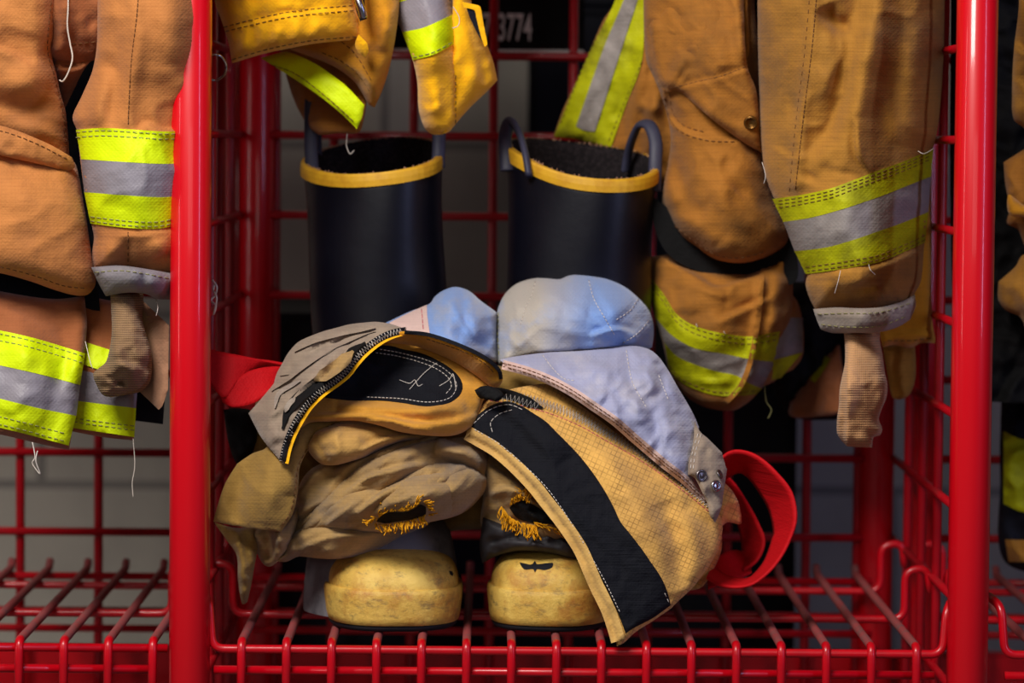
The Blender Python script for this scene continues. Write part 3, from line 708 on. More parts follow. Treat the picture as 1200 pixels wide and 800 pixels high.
# edge of the far side turned behind
fs = Sheet([(922,340,1),(934,352),(941,380),(942,400),(940,418),(930,432),(915,440),(906,448,1),(898,445,1),(908,400)], [(922,340,.27),(942,400,.29),(906,448,.27),(925,400,.255)], rnd=(8,.008), pillow=(.015,15), wr=(.003,24,1,1), seed=55)
cloth('side_edge', fs, 'worn2', RC); cloth('silver_tape', band(fs, [(917,372),(941,372)], [(905,422),(941,412)]), 'silver_dirty', RC); cloth('lime_trim', band(fs, [(906,422),(940,413)], [(900,446),(915,443)]), 'lime_dirty', RC)
thread(RC, [(896,452,.25),(898,470,.25),(904,480,.25),(900,490,.25)], 'thread_g', .0006)
# main front
fr = Sheet([(748,NV,1),(884,NV,1),(884,0),(890,60),(893,140),(905,230),(925,268,1),(923,283),(914,292),(895,302),(869,308),(843,305),(830,299),(815,288),(800,277),(789,262),(784,251),(776,240),(777,221),(783,190),(786,160),(779,125),(768,95),(757,68),(754,0)],
    [(748,NV,.2),(884,NV,.2),(757,60,.215),(775,230,.23),(869,308,.19),(925,275,.21),(830,60,.165),(840,220,.165),(890,120,.2),(800,180,.195)], rnd=(26,.026), pillow=(.06,45),
    folds=[crease([(781,108),(783,130),(796,149),(826,160),(864,163)],.004,10,False), ridge([(770,60),(782,100),(786,112)],.006,10), ridge([(775,200),(800,250),(840,285)],.007,16), ridge([(800,20),(820,50),(812,90)],.006,16), ridge([(785,170),(797,210),(805,255)],-.007,12), ridge([(830,240),(870,262),(915,270)],.006,22), crease([(770,40),(790,55),(820,50)],.004,10), ridge([(845,0),(850,40),(866,80)],.005,14)], wr=(.0045,38,1.3,.8), seed=57, step=3.5)
cloth('front_panel', fr, 'worn2', RC)
stitches(RC, fr, [[(779,106),(781,130),(795,152),(826,164),(862,166)],[(785,110),(788,130),(800,146),(830,156)],[(790,264),(812,282),(840,299),(868,302),(900,294)]], 'thread_d')
# pocket flap, corner lifted
pf = Sheet([(760,30,1),(800,-20),(850,-60),(872,-60,1),(872,20),(876,78),(886,105),(890,140),(892,178,1),(878,171),(860,159),(845,148),(830,136),(815,123),(800,110),(790,106),(781,107),(770,84)],
    [(760,30,.20),(872,-60,.17),(892,178,.165),(781,107,.19),(830,60,.15),(870,120,.152),(830,134,.16)], rnd=(10,.009), back=.006,
    folds=[crease([(783,106),(815,97),(845,90),(875,79)],.003,8,False), ridge([(803,60),(795,80),(786,104)],.007,9), ridge([(812,30),(840,60),(850,90)],.005,16), ridge([(860,-20),(868,40),(872,80)],.005,9), crease([(790,100),(800,92),(803,80)],.005,8)], wr=(.003,30,1.4,.9), seed=59, step=3.5)
cloth('pocket_flap', pf, 'worn2', RC); stitches(RC, pf, [[(784,104),(815,96),(845,89),(874,78)]], 'thread_d', gap=1.5); disc(pf, 880, 143, .0062, 'brass', RC, 'eyelet', ring=True)
q = band(pf, [(768,-6),(790,-8),(822,-10)], [(771,1),(792,6),(822,0)]); cloth('lime_trim', q, 'lime', RC)
# placket beside the sleeve
s = Sheet([(864,NV,1),(876,NV,1),(876,0),(878,50),(877,66),(874,68,1),(870,40)], [(868,NV,.16),(886,NV,.16),(880,68,.165)], rnd=(6,.006), back=.008, wr=(.002,24,1,1)); cloth('placket', s, 'worn2', RC)
# golden back of the coat seen behind the sleeve
s = Sheet([(1060,150,1),(1092,150,1),(1092,280),(1092,370),(1097,402,1),(1080,402),(1066,408),(1050,404),(1034,407,1),(1030,380),(1040,250)], [(1060,150,.2),(1092,150,.22),(1034,405,.2),(1097,402,.22),(1065,330,.19)], rnd=(12,.012), back=.006, folds=[crease([(1036,396),(1066,388),(1094,390)],.003,6,False)], wr=(.003,30,1,1), seed=61); cloth('coat_back', s, 'ochre_in', RC)
stitches(RC, s, [[(1040,399),(1066,399),(1092,396)]], 'thread_d')
s = Sheet([(1034,404,1),(1072,402,1),(1073,440),(1066,462),(1055,468),(1046,466),(1040,440)], [(1034,404,.24),(1072,402,.25),(1055,466,.24)], rnd=(8,.008), pillow=(.012,15), wr=(.002,24,1,1)); cloth('belt_end', s, 'worn', RC)
# sleeve
RS = Sheet([(886,NV,1),(1112,NV,1),(1107,0),(1106,60),(1103,110),(1098,155),(1092,180),(1089,210),(1087,255),(1083,288),(1079,330),(1071,346),(1070,362,1),(1030,366),(981,366),(956,364,1),(947,345),(944,332),(946,320),(938,305),(930,288),(920,259),(907,232),(899,212),(894,187),(890,112),(888,40)],
    [(886,NV,.1),(1112,NV,.14),(890,112,.11),(907,232,.105),(946,330,.095),(958,364,.10),(1070,362,.12),(1087,250,.12),(1105,94,.13),(990,60,.05),(1000,220,.045),(1005,330,.06)], rnd=(62,.05), pillow=(.06,60),
    folds=[ridge([(957,-40),(950,60),(940,140),(933,215)],.005,9,False), ridge([(1018,-30),(1000,40),(985,110),(962,180),(948,214)],-.012,15), ridge([(975,-20),(968,60),(955,140)],.005,16), ridge([(1035,-60),(1022,50),(1002,130),(985,200)],.016,26), ridge([(1076,-40),(1074,80),(1066,170)],.009,18), crease([(1020,205),(1004,180),(1001,140)],.008,12), ridge([(975,165),(962,185),(950,205)],.007,10), crease([(905,170),(930,182),(955,178)],.004,10), ridge([(967,6),(978,26),(996,36)],-.014,11),
           crease([(950,325),(985,318),(1030,310),(1080,288)],.005,9), ridge([(985,335),(1010,328),(1035,332)],.006,9), ridge([(965,330),(967,358)],.004,10), crease([(1000,345),(1030,338),(1050,345)],.005,8)], wr=(.004,44,1.5,1.45), seed=63, step=3.5)
cloth('sleeve', RS, 'worn', RC)
stitches(RC, RS, [[(958,-20),(951,60),(941,140),(932,222)]], 'thread_d', gap=1.5); stitches(RC, RS, [[(950,-20),(943,60),(933,140),(925,224)]], 'thread_d', gap=6)
r1=[(905,233),(935,229),(972,221),(1000,211),(1029,200),(1062,188),(1094,174)]; r2=[(918,260),(950,255),(984,246),(1012,237),(1040,227),(1065,217),(1091,207)]; r3=[(931,294),(945,293),(972,289),(1000,281),(1029,271),(1060,260),(1088,248)]; r4=[(944,321),(960,319),(981,316),(1005,312),(1030,307),(1060,295),(1084,284)]
q = band(RS, r1, r2, wr=(.0015,30,1,0)); cloth('lime_trim', q, 'lime_dirty', RC); cloth('silver_tape', band(RS, r2, r3, .0012, wr=(.001,30,1,0)), 'silver_dirty', RC); q2 = band(RS, r3, r4, wr=(.0015,30,1,0)); cloth('lime_trim', q2, 'lime_dirty', RC)
stitches(RC, q, [sh(r1,3), sh(r1,7), sh(r1,11)], 'thread_d'); stitches(RC, q2, [sh(r4,-3), sh(r4,-8)], 'thread_d')
cf = Sheet([(953,362,1),(981,360),(1005,361),(1030,360),(1055,354),(1072,345,1),(1073,358),(1067,374,1),(1052,383),(1030,389),(1000,390),(975,390),(962,386,1),(957,374)], [(953,362,.10),(1072,348,.12),(962,386,.105),(1067,374,.12),(1010,375,.05)], rnd=(16,.014), pillow=(.03,30), wr=(.0022,26,1,0), seed=65, folds=[ridge([(955,374),(1000,376),(1070,364)],-.0015,4,False)])
cloth('cuff', cf, 'cuffworn', RC); stitches(RC, cf, [[(958,368),(990,367),(1030,366),(1068,355)],[(962,380),(990,383),(1030,382),(1066,369)]], 'thread_g', off=.001)
kn = Sheet([(988,382,1),(1032,382,1),(1031,398),(1034,414),(1037,436),(1040,450),(1039,465),(1033,480),(1030,491),(1034,503),(1031,510),(1024,512),(1022,524,1),(1008,524),(993,523,1),(986,516),(981,507),(981,490),(983,475),(984,455),(987,440),(990,425),(990,400)],
    [(988,385,.10),(1032,385,.11),(981,507,.08),(1022,523,.085),(1010,450,.055),(1040,455,.09)], rnd=(14,.018), pillow=(.02,20), folds=[crease([(992,425),(992,470),(990,520)],-.006,10,False), ridge([(1030,440),(1034,465),(1026,485)],.005,8)], wr=(.002,22,1,0), seed=67, step=3)
cloth('wristlet', kn, 'knit2', RC)
for p in [[(985,317,.04),(982,330,.035),(978,344,.04)],[(1018,310,.05),(1020,316,.045),(1026,322,.05)],[(1094,174,.1),(1083,180,.08),(1076,177,.08)],[(893,190,.1),(897,205,.09),(895,215,.09)]]: thread(RC, p, 'thread_w', .0004)

# dim coat behind, hanging at the back of the locker
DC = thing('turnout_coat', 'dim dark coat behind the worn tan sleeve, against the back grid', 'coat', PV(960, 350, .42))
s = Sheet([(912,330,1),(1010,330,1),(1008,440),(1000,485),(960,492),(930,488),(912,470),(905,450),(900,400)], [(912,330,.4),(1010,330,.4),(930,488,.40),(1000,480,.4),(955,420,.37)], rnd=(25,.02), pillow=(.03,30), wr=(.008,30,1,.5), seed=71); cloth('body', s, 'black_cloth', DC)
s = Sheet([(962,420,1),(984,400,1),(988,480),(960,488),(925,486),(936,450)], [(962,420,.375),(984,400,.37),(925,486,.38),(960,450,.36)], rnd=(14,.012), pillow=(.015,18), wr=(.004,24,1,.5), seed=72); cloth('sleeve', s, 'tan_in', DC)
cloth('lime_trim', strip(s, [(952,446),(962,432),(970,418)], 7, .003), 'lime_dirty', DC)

# coats of the next locker, right of the right post
EC = thing('turnout_coat', 'tan coat hanging in the next locker, right of the right post at the photo edge', 'coat', PV(1230, -20, .2))
s = Sheet([(1186,NV,1),(1330,NV,1),(1330,210,1),(1230,190),(1200,150),(1188,140),(1186,110),(1188,60),(1194,0)], [(1186,NV,.14),(1330,NV,.14),(1186,140,.15),(1330,200,.13),(1240,60,.10)], rnd=(20,.02), pillow=(.04,40), folds=[crease([(1184,40),(1200,60),(1240,58)],.01,14)], wr=(.005,40,1.3,1), seed=73); cloth('front_panel', s, 'worn', EC)
s = Sheet([(1176,190,1),(1240,150,1),(1330,150,1),(1330,330,1),(1210,300),(1192,268),(1180,262),(1183,245),(1178,215)], [(1176,190,.2),(1330,150,.2),(1185,262,.2),(1330,330,.2),(1230,230,.17)], rnd=(16,.016), pillow=(.03,30), wr=(.006,30,1,.5), seed=74); cloth('sleeve', s, 'worn2', EC)
s = Sheet([(1170,330,1),(1190,312),(1200,298),(1330,290,1),(1330,420,1),(1210,400),(1196,372),(1180,364),(1170,352)], [(1170,340,.22),(1330,300,.2),(1196,372,.2),(1330,410,.2),(1230,340,.17)], rnd=(14,.016), pillow=(.03,30), folds=[ridge([(1185,330),(1200,350),(1215,380)],.008,8)], wr=(.007,28,1,.5), seed=75); cloth('lower_front', s, 'worn', EC)
s = Sheet([(1116,NV,1),(1330,NV,1),(1330,480,1),(1150,470,1),(1118,400)], .27, back=.01, wr=(.006,30,1,.4), seed=76); cloth('lining', s, 'black_cloth', EC)  # black sheet spread wide to put darkness into the gaps around the post
s = Sheet([(1182,228),(1194,236),(1200,240),(1260,236,1),(1260,256,1),(1196,254),(1182,250)], [(1182,240,.16),(1260,240,.15),(1200,252,.155)], rnd=(6,.008), pillow=(.012,10), wr=(.003,24,1,0)); cloth('strap', s, 'ochre_in', EC)
TR = thing('turnout_trousers', 'dark trousers with lime trim behind the side grid at the right photo edge', 'trousers', PV(1230, 560, .35))
s = Sheet([(1174,440,1),(1330,440,1),(1330,664,1),(1182,662),(1172,560)], [(1174,440,.38),(1330,440,.36),(1182,660,.38),(1250,560,.34)], rnd=(20,.015), pillow=(.03,30), wr=(.008,36,1,1.2), seed=77); cloth('leg', s, 'navy', TR)
cloth('lime_trim', band(s, [(1176,505),(1200,515),(1250,510)], [(1176,590),(1200,600),(1250,596)], .002), 'lime_dirty', TR); cloth('hem_trim', band(s, [(1178,632),(1250,634)], [(1182,658),(1250,659)], .002), 'worn', TR)
# ================================================================== rubber boots
def plan(w, v1, n=26, pw=2.7, r=.08):
    pts = []
    for i in range(n+1):
        t = -math.pi/2 + math.pi*i/n
        pts.append((w*math.copysign(abs(math.sin(t))**(2/pw), math.sin(t)), r-r*abs(math.cos(t))**(2/pw)))
    k = 6
    a = [(-w*(1-.10*(j/k)), r+(v1-r)*j/k) for j in range(k, 0, -1)]; b = [(w*(1-.10*(j/k)), r+(v1-r)*j/k) for j in range(1, k+1)]
    return a+pts+b
def boot(name, label, toe, shaft, topc, w, rs, zrim, loops, vamp_mat, lean=0):
    tx, ty = toe; sx, sy = shaft; d = Vector((sx-tx, sy-ty, 0)); ax = d.normalized(); lat = Vector((ax.y, -ax.x, 0))
    t = thing(name, label, 'boot', (tx, ty, 0), None)
    W = lambda u, v, z: Vector((tx, ty, z)) + lat*u + ax*v
    def wall(nm, pl, prof, mat, closed, c=(0,.1)):
        V = []; Fc = []; n = len(pl)
        for z, o, k in prof:
            for i, (u, v) in enumerate(pl):
                du, dv = u-c[0], v-c[1]; L = math.hypot(du, dv)
                V.append(W(c[0]+du*k*(1+o/max(L,.02)), c[1]+dv*k*(1+o/max(L,.02)), z))
        for a in range(len(prof)-1):
            for i in range(n if closed else n-1):
                j = (i+1) % n; Fc.append((a*n+i, a*n+j, (a+1)*n+j, (a+1)*n+i))
        return link_mesh(nm, V, Fc, mat, t)
    full = plan(w, .21)+[(w*.86*math.cos(a), .23+.085*math.sin(a)) for a in np.linspace(0, math.pi, 18)]
    wall('sole', full, [(.0005,0,.01),(.0005,-.006,1),(.002,-.003,1),(.005,-.002,1),(.0058,-.005,1)], 'sole', True, (0,.15))
    pl = plan(w, .15)
    wall('toe_rand', pl, [(.005,-.006,1),(.0058,-.0005,1),(.012,.0012,1),(.020,.0022,1),(.026,.003,1),(.031,.0032,1),(.0345,.0026,1),(.0355,.001,1),(.0345,-.012,1)], 'toe', True, (0,.1))
    H = .031; dome = [(.035+H*math.sin(p)**.85, 0, max(math.cos(p),0)**.62) for p in np.linspace(0, math.pi/2*.999, 16)]
    cap = wall('toe_cap', plan(w*.985, .105), dome, 'toe', True, (0,.085))
    arch = [W(w*1.03*math.cos(a), .098-.012*math.sin(a), .012+.056*abs(math.sin(a))**.7) for a in np.linspace(.02, math.pi-.02, 30)]
    tube('cap_welt', arch, .0042, 'sole', t, 10)
    hv = .098; vm = [(.006+ (hv)*math.sin(p)**.9, 0, max(math.cos(p),0)**.5) for p in np.linspace(0, math.pi/2*.999, 16)]
    pv = [(u*1.04+(lean*(1 if u < 0 else 0)*min(1,max(0,v)/.06)), v+.034) for u, v in plan(w, .2)]
    wall('vamp', pv+[(w*.9*math.cos(a), .26+.07*math.sin(a)) for a in np.linspace(0, math.pi, 16)], vm, vamp_mat, True, (0,.145))
    # shaft: outside up, over the lip, inside down
    S = 64; V = []; Fc = []; rings = []
    cx, cy = topc
    for q in np.linspace(0, 1, 22):
        rings.append((q, 0))
    prof = [(q, 0.0) for q in np.linspace(0, 1, 24)] + [(1.004,-.0015),(1.0,-.0035)] + [(q, -.004) for q in np.linspace(.97, .2, 16)]
    def ringp(q, off, a):
        k = min(q, 1); x = sx+(cx-sx)*k; y = sy+(cy-sy)*k; ww = .050+(rs-.050)*k**.8
        rx = ww+off; ry = (.052+(rs*.94-.052)*k)+off
        zt = zrim(a); z = .06+(zt-.06)*q
        wob = .0025*math.sin(3*a+q*5)*k+.002*math.sin(2*a-q*9)
        return Vector((x+(rx+wob)*math.cos(a), y+(ry+wob)*math.sin(a), z))
    for q, off in prof:
        for i in range(S): V.append(ringp(q, off, 2*math.pi*i/S))
    nr = len(prof); half = 25
    mi = []
    for r in range(nr-1):
        for i in range(S): Fc.append((r*S+i, r*S+(i+1)%S, (r+1)*S+(i+1)%S, (r+1)*S+i)); mi.append(1 if r >= half else 0)
    sh_ = link_mesh('shaft', V, Fc, 'rubber', t); sh_.data.materials.append(M['rubber_in'])
    sh_.data.polygons.foreach_set('material_index', mi)
    V = []; Fc = []; hh = .0105
    for dz, o in ((-hh,.0005),(-hh,.0022),(-hh*.5,.0026),(-.0008,.0022),(.0012,.001),(.0012,-.0035)):
        for i in range(S):
            a = 2*math.pi*i/S; p = ringp(1, o, a); V.append(p+Vector((0,0,dz)))
    for r in range(5):
        for i in range(S): Fc.append((r*S+i, r*S+(i+1)%S, (r+1)*S+(i+1)%S, (r+1)*S+i))
    link_mesh('rim', V, Fc, 'rim', t, False)
    lining = []
    for k in range(160):
        a = random.uniform(0, 2*math.pi); p = ringp(1, -.003, a); lining.append(tube_geo([p, p+Vector((random.uniform(-.002,.002), random.uniform(-.002,.002), random.uniform(.0008,.003)))], .0004, 4))
    v, f = merge(lining); o = link_mesh('lining_fuzz', v, f, 'leather', t); o['kind'] = 'stuff'
    for pts, ref in loops:
        tube('pull_loop', pts, .006, 'loop', t, 14, 8, flat=(.006,.0032), ref=ref)
    return t, cap
def PL(l): return [PV(*p) for p in l]
front = -math.pi/2
zl = lambda a: .392+.015*math.sin(a)+.0062*math.cos(a)
BL, capL = boot('rubber_boot', 'left black rubber boot, scuffed plain yellow toe cap, its leg under the golden coat', (-.149,.033), (-.166,.235), (-.177,.255), .0562, .0626, zl,
     [([(-.231,.25,.372),(-.2335,.249,.392),(-.234,.25,.43),(-.2335,.252,.448),(-.2325,.26,.452),(-.232,.28,.43),(-.232,.29,.385)], (1,0,0)),
      ([(-.1215,.235,.383),(-.121,.238,.40),(-.121,.25,.43),(-.121,.262,.44),(-.1215,.275,.425),(-.122,.285,.39)], (1,0,0))], 'grey_rubber', -.016)
zr = lambda a: .3925+.0148*math.sin(a)-.008*math.cos(a)+.003*math.cos(2*a)
BR, capR = boot('rubber_boot', 'right black rubber boot, yellow toe cap with a dark worn patch, behind the blue liner', (-.0303,.04), (-.002,.235), (.0075,.255), .0515, .068, zr,
     [(PL([(594,200,.235),(593,180,.24),(592,160,.25),(596,145,.26),(603,146,.25),(610,160,.235),(616,182,.215),(620,206,.205)]), (1,0,0)),
      (PL([(767,224,.235),(768,190,.238),(768,165,.245),(761,147,.255),(750,146,.265),(742,160,.275),(736,180,.285),(733,200,.29)]), (1,0,0))], 'dark_vamp')

# ================================================================== turnout trousers pushed down over the boots
TP = thing('turnout_trousers', 'golden tan firefighter trousers pushed down over the boots, blue quilted liner showing', 'trousers', (-.09, .12, .001))
# ---- blue liner, upper roll
lp = Sheet([(452,378,1),(480,365),(503,356),(510,347),(520,340),(534,336),(550,341),(563,352),(574,360),(582,366,1),(582,400),(584,424,1),(540,424),(490,410)],
    [(452,378,.09),(480,366,.11),(534,338,.13),(582,366,.12),(580,420,.09),(500,400,.06),(540,375,.085)], rnd=(26,.03), pillow=(.05,40), folds=[ridge([(520,345),(528,370),(524,400)],.006,12), ridge([(552,350),(556,375),(566,400)],.006,9), crease([(535,350),(545,380),(560,395)],.004,8)], wr=(.005,24,1.2,1.2), seed=81, step=3)
cloth('liner_roll', lp, 'liner_blue', TP)
q = Sheet([(456,378,1),(480,366),(500,357,1),(501,372),(504,392,1),(470,388)], lp, 3, back=.004, off=.0016); cloth('liner_binding', q, 'pinkbind', TP); stitches(TP, q, [[(494,362),(496,385)]], 'thread_p', gap=2)
up = Sheet([(582,372,1),(584,360),(592,344),(606,332),(626,326),(640,326),(656,327),(666,323),(678,322),(700,324),(720,330),(735,338),(750,351),(760,363),(765,376),(766,392),(764,407,1),(752,412),(720,416),(680,420),(640,424),(600,428),(584,430,1),(582,400)],
    [(584,366,.12),(626,328,.15),(700,326,.15),(750,351,.15),(765,390,.14),(650,365,.085),(720,365,.085),(600,420,.085),(680,412,.09),(755,408,.12)], rnd=(34,.042), pillow=(.06,50),
    folds=[crease([(590,424),(640,414),(675,412),(715,408),(752,408)],-.010,12,False), ridge([(620,332),(618,355),(605,385)],-.004,8), crease([(690,392),(715,384),(735,386),(752,398)],.011,10), ridge([(664,326),(668,350),(655,380)],-.003,10), ridge([(690,328),(700,350),(716,378)],-.003,6), ridge([(748,352),(734,368),(718,380)],-.003,6), ridge([(730,400),(748,392),(760,380)],.006,9), ridge([(600,360),(640,352),(690,362)],.006,24)], wr=(.0035,30,1.3,.3), seed=83, step=3)
cloth('liner_roll', up, 'liner_blue', TP)
stitches(TP, up, [[(627,330),(623,345),(616,360),(610,380)],[(690,328),(696,350),(712,378),(720,392)],[(748,350),(738,364),(720,376)],[(730,402),(748,390),(760,376)]], 'thread_w', dash=3, gap=2)
stitches(TP, up, [[(584,366),(583,390),(585,420)]], 'thread_g')
# ---- liner skirt
ll = Sheet([(586,421,1),(600,418),(640,413),(680,411),(715,408),(740,405),(758,408),(770,416),(782,432),(794,453),(803,468),(812,484),(819,500,1),(818,530),(816,560),(824,580),(832,592,1),(812,578),(795,560),(778,547),(744,519),(720,498),(697,482),(672,464),(646,451),(618,440),(596,432)],
    [(586,422,.055),(680,411,.075),(760,408,.09),(819,500,.075),(832,592,.035),(744,519,.012),(646,451,.02),(740,450,.03),(790,510,.03),(700,440,.035)], rnd=(14,.014), back=.006,
    folds=[ridge([(640,414),(660,440),(700,466),(720,490)],-.0035,7), ridge([(735,408),(738,430),(742,450),(760,480),(775,515)],-.004,6), ridge([(770,425),(778,450),(790,480)],-.004,6), ridge([(655,440),(690,432),(725,438)],.004,12), ridge([(760,430),(768,460)],.006,10), ridge([(745,460),(755,495)],.005,12), ridge([(780,490),(795,520),(805,550)],.005,12), ridge([(690,460),(730,490),(770,525)],.004,10)], wr=(.004,26,1,.8), seed=85, step=3)
cloth('liner_skirt', ll, 'liner', TP)
stitches(TP, ll, [[(636,416),(650,434),(662,444),(676,446)],[(734,410),(737,430),(742,450),(758,478)],[(772,440),(784,470)]], 'thread_w', dash=3, gap=2)
lb = [(589,427),(618,435),(646,446),(672,460),(697,477),(720,493),(744,514),(778,543),(800,560),(815,574),(828,586)]
q = strip(ll, lb, 11, .0028); cloth('liner_binding', q, 'pinkbind', TP); stitches(TP, q, [sh(lb,-2), sh(lb,2)], 'thread_d', gap=2)
tb = Sheet([(814,492,1),(820,505),(830,514),(846,530,1),(850,545),(852,550,1),(849,570),(846,592,1),(842,604),(838,612,1),(832,604),(829,590),(822,575),(814,560),(806,556,1),(807,540),(812,520)], [(814,492,.06),(850,545,.05),(838,612,.02),(806,556,.02),(830,550,.025)], rnd=(6,.006), back=.006, wr=(.003,18,1,.5), seed=87, step=3, folds=[ridge([(826,512),(818,535),(816,556)],.003,5)])
cloth('snap_tab', tb, 'greytan', TP); stitches(TP, tb, [[(822,508),(815,530),(812,552)],[(818,508),(811,532),(809,552)]], 'thread_w')
disc(tb, 821, 557, .0052, 'snap', TP); disc(tb, 838, 569, .0048, 'steel', TP); disc(tb, 842, 556, .004, 'snap', TP)
# ---- right leg, in the hollow behind the open fly
rl = Sheet([(556,500,1),(600,470),(690,520),(720,600),(700,650,1),(672,646),(640,640),(612,636),(585,634),(568,630,1),(563,610),(566,580),(562,540)],
    [(556,500,.07),(690,520,.07),(700,650,.075),(568,630,.075),(610,560,.05),(640,600,.045),(590,600,.05)], rnd=(16,.015), pillow=(.05,40), folds=[crease([(565,535),(590,555),(630,580)],.010,12), crease([(570,575),(600,570),(640,596)],.008,10), ridge([(585,520),(610,545),(640,570)],.008,12)], wr=(.006,24,1.4,.6), seed=89, step=3)
cloth('right_leg', rl, 'khaki', TP)
hole = Sheet([(597,595,1),(606,586),(618,588),(640,600),(660,612),(668,620,1),(645,614),(622,612),(606,607)], rl, 3, back=.003, off=.0016, ); cloth('torn_hole', hole, 'black_cloth', TP)
cu = Sheet([(566,606,1),(585,612),(620,622),(660,630),(700,640,1),(705,668,1),(670,655),(645,648),(612,645),(588,649),(574,655),(565,660,1),(562,640)], [(566,606,.06),(700,640,.06),(612,646,.055),(565,660,.075),(640,630,.045)], rnd=(10,.01), pillow=(.03,25), wr=(.005,22,1.5,.3), seed=91, step=3, folds=[crease([(568,640),(600,632),(660,640)],.006,8)])
cloth('right_cuff', cu, 'dark_vamp', TP)
def fringe(par, pts, L, ang, n, name='frayed_yarn', spread=.5, off=.002):
    c = spline(pts, 1.5, False); gs = []
    for k in range(n):
        p = c[random.randrange(len(c))]; a = ang+random.uniform(-spread, spread); l = L*random.uniform(.5,1.2); bend = random.uniform(-3,3)
        q = [(p[0]+math.cos(a)*l*t+bend*math.sin(t*3), p[1]+math.sin(a)*l*t) for t in (0,.35,.7,1)]
        yb = float(par.Y(np.array(p[0]), np.array(p[1])))
        gs.append(tube_geo(smooth_path([PV(x, y, yb-off-.003*i*random.random()) for i, (x, y) in enumerate(q)], 3), .0005, 5))
    v, f = merge(gs); o = link_mesh(name, v, f, 'fringe', TP); o['kind'] = 'stuff'
fringe(rl, [(587,592),(592,600),(598,606)], 18, 1.5, 26); fringe(rl, [(596,606),(612,612),(628,616)], 17, 1.5, 40); fringe(rl, [(598,592),(612,586),(622,590)], 13, -1.3, 30); fringe(rl, [(626,612),(645,618),(655,622)], 10, .5, 30)
fringe(rl, [(604,570),(614,576),(628,584)], 9, 1.8, 30)
# ---- open fly flap, front right
fp = Sheet([(548,499,1),(558,484),(572,468),(590,458,1),(612,453),(642,450),(662,463),(690,482),(723,508),(761,537),(795,563),(829,588),(846,610),(843,640),(836,655),(825,671),(812,688),(795,704),(786,713,1),(764,728),(744,741),(731,753),(723,757,1),(719,738),(712,716),(697,685),(680,646),(668,626),(655,608),(640,589),(625,570),(604,548),(582,529),(562,517),(546,508,1)],
    [(548,503,.022),(590,458,.045),(642,450,.055),(723,508,.042),(829,588,.04),(846,612,.045),(835,655,.03),(786,712,.0),(723,756,-.016),(697,685,-.014),(655,608,-.006),(604,548,.008),(660,520,.018),(740,600,.0),(790,640,.004),(720,560,.01)], rnd=(10,.008), back=.007,
    folds=[ridge([(700,530),(740,580),(770,640),(785,700)],.008,22), ridge([(770,590),(790,640),(795,690)],-.004,12), ridge([(800,600),(815,640),(812,680)],.005,12), ridge([(650,490),(700,530),(730,570)],.004,16), ridge([(590,470),(625,490),(660,540)],.004,16)], wr=(.0022,40,1.6,.9), seed=93, step=3)
cloth('fly_flap', fp, 'ripstop', TP)
zz = [(574,458),(610,464),(646,474),(680,488),(710,505),(742,523),(774,544),(806,568),(835,592)]
stitches(TP, fp, [zz, sh(zz,3)], 'thread_w', zig=4, off=.001, r=.0006); stitches(TP, fp, [sh(zz,11)], 'thread_p', gap=2)
q = strip(fp, [(560,466),(575,459),(600,463),(620,471),(636,478)], 11, .003, taper=True); cloth('overlocked_edge', q, 'black_cloth', TP); stitches(TP, q, [[(572,462),(600,467),(630,477)]], 'thread_w', zig=5)
le = [(549,506),(563,514),(583,526),(605,545),(627,568),(642,587),(657,606),(670,624),(683,645),(699,682),(714,713),(722,736),(726,750)]
q = strip(fp, [(x-1.5, y+1) for x, y in le], 17, .0035, step=3); cloth('rolled_edge', q, 'edge_tan', TP)
vs = Sheet([(551,495,1),(560,486),(572,477),(583,472),(597,470),(612,476),(625,484),(640,494),(652,506),(666,520),(680,535),(697,557),(711,579),(720,596),(727,611),(739,626),(752,643),(764,660),(775,677),(782,693),(786,709,1),(765,724),(744,735),(733,742,1),(728,728),(723,716),(714,697),(706,681),(698,665),(689,650),(680,634),(671,619),(656,597),(642,577),(628,561),(612,546),(597,533),(582,521),(567,511),(555,505)], fp, 3, back=.005, off=.0035, rnd=(5,.003), wr=(.001,14,1,0), seed=95)
cloth('hook_and_loop_strip', vs, 'velcro', TP)
stitches(TP, vs, [[(556,503),(582,518),(612,543),(642,573),(671,615),(690,647),(709,681),(727,718)]], 'thread_w', dash=2.5, gap=2.5)
stitches(TP, vs, [[(555,496),(574,480),(596,474),(615,481)],[(577,506),(575,495),(585,485),(600,480)]], 'thread_w', gap=2, r=.0003); stitches(TP, vs, [[(779,695),(785,708)]], 'thread_w')
# ---- left leg, rucked over the boot
KH = dict(wr=(.0035,30,1.8,-.5), step=3)
L2 = Sheet([(300,640,1),(312,625),(335,600),(349,574),(358,556),(372,545),(405,536),(446,520),(484,506),(520,498),(548,494),(562,500,1),(566,520),(571,545),(569,562),(562,581),(552,593),(540,602),(520,608),(502,612),(480,618),(455,622),(400,624),(372,624),(350,632),(335,648),(318,660),(306,656)],
    [(300,640,.06),(349,574,.045),(405,536,.05),(484,506,.06),(555,498,.07),(570,550,.06),(540,600,.035),(455,620,.03),(350,630,.04),(470,570,.012),(400,595,.02)], rnd=(26,.03), pillow=(.07,50),
    folds=[crease([(345,622),(364,600),(385,578),(405,559),(427,541),(460,528),(502,514)],.013,13), crease([(386,592),(405,577),(422,567),(450,555),(480,548),(517,543)],.012,11), crease([(418,597),(440,582),(458,570),(474,561)],.009,9), crease([(484,578),(500,566),(520,550)],.009,8),
           ridge([(372,575),(400,550),(440,533)],.006,9), ridge([(440,590),(490,575),(545,560)],.007,14), ridge([(330,640),(350,612),(372,590)],.007,10), crease([(500,600),(530,590),(560,572)],-.005,9), ridge([(345,625),(380,608),(420,604)],.004,10)], seed=101, **KH)
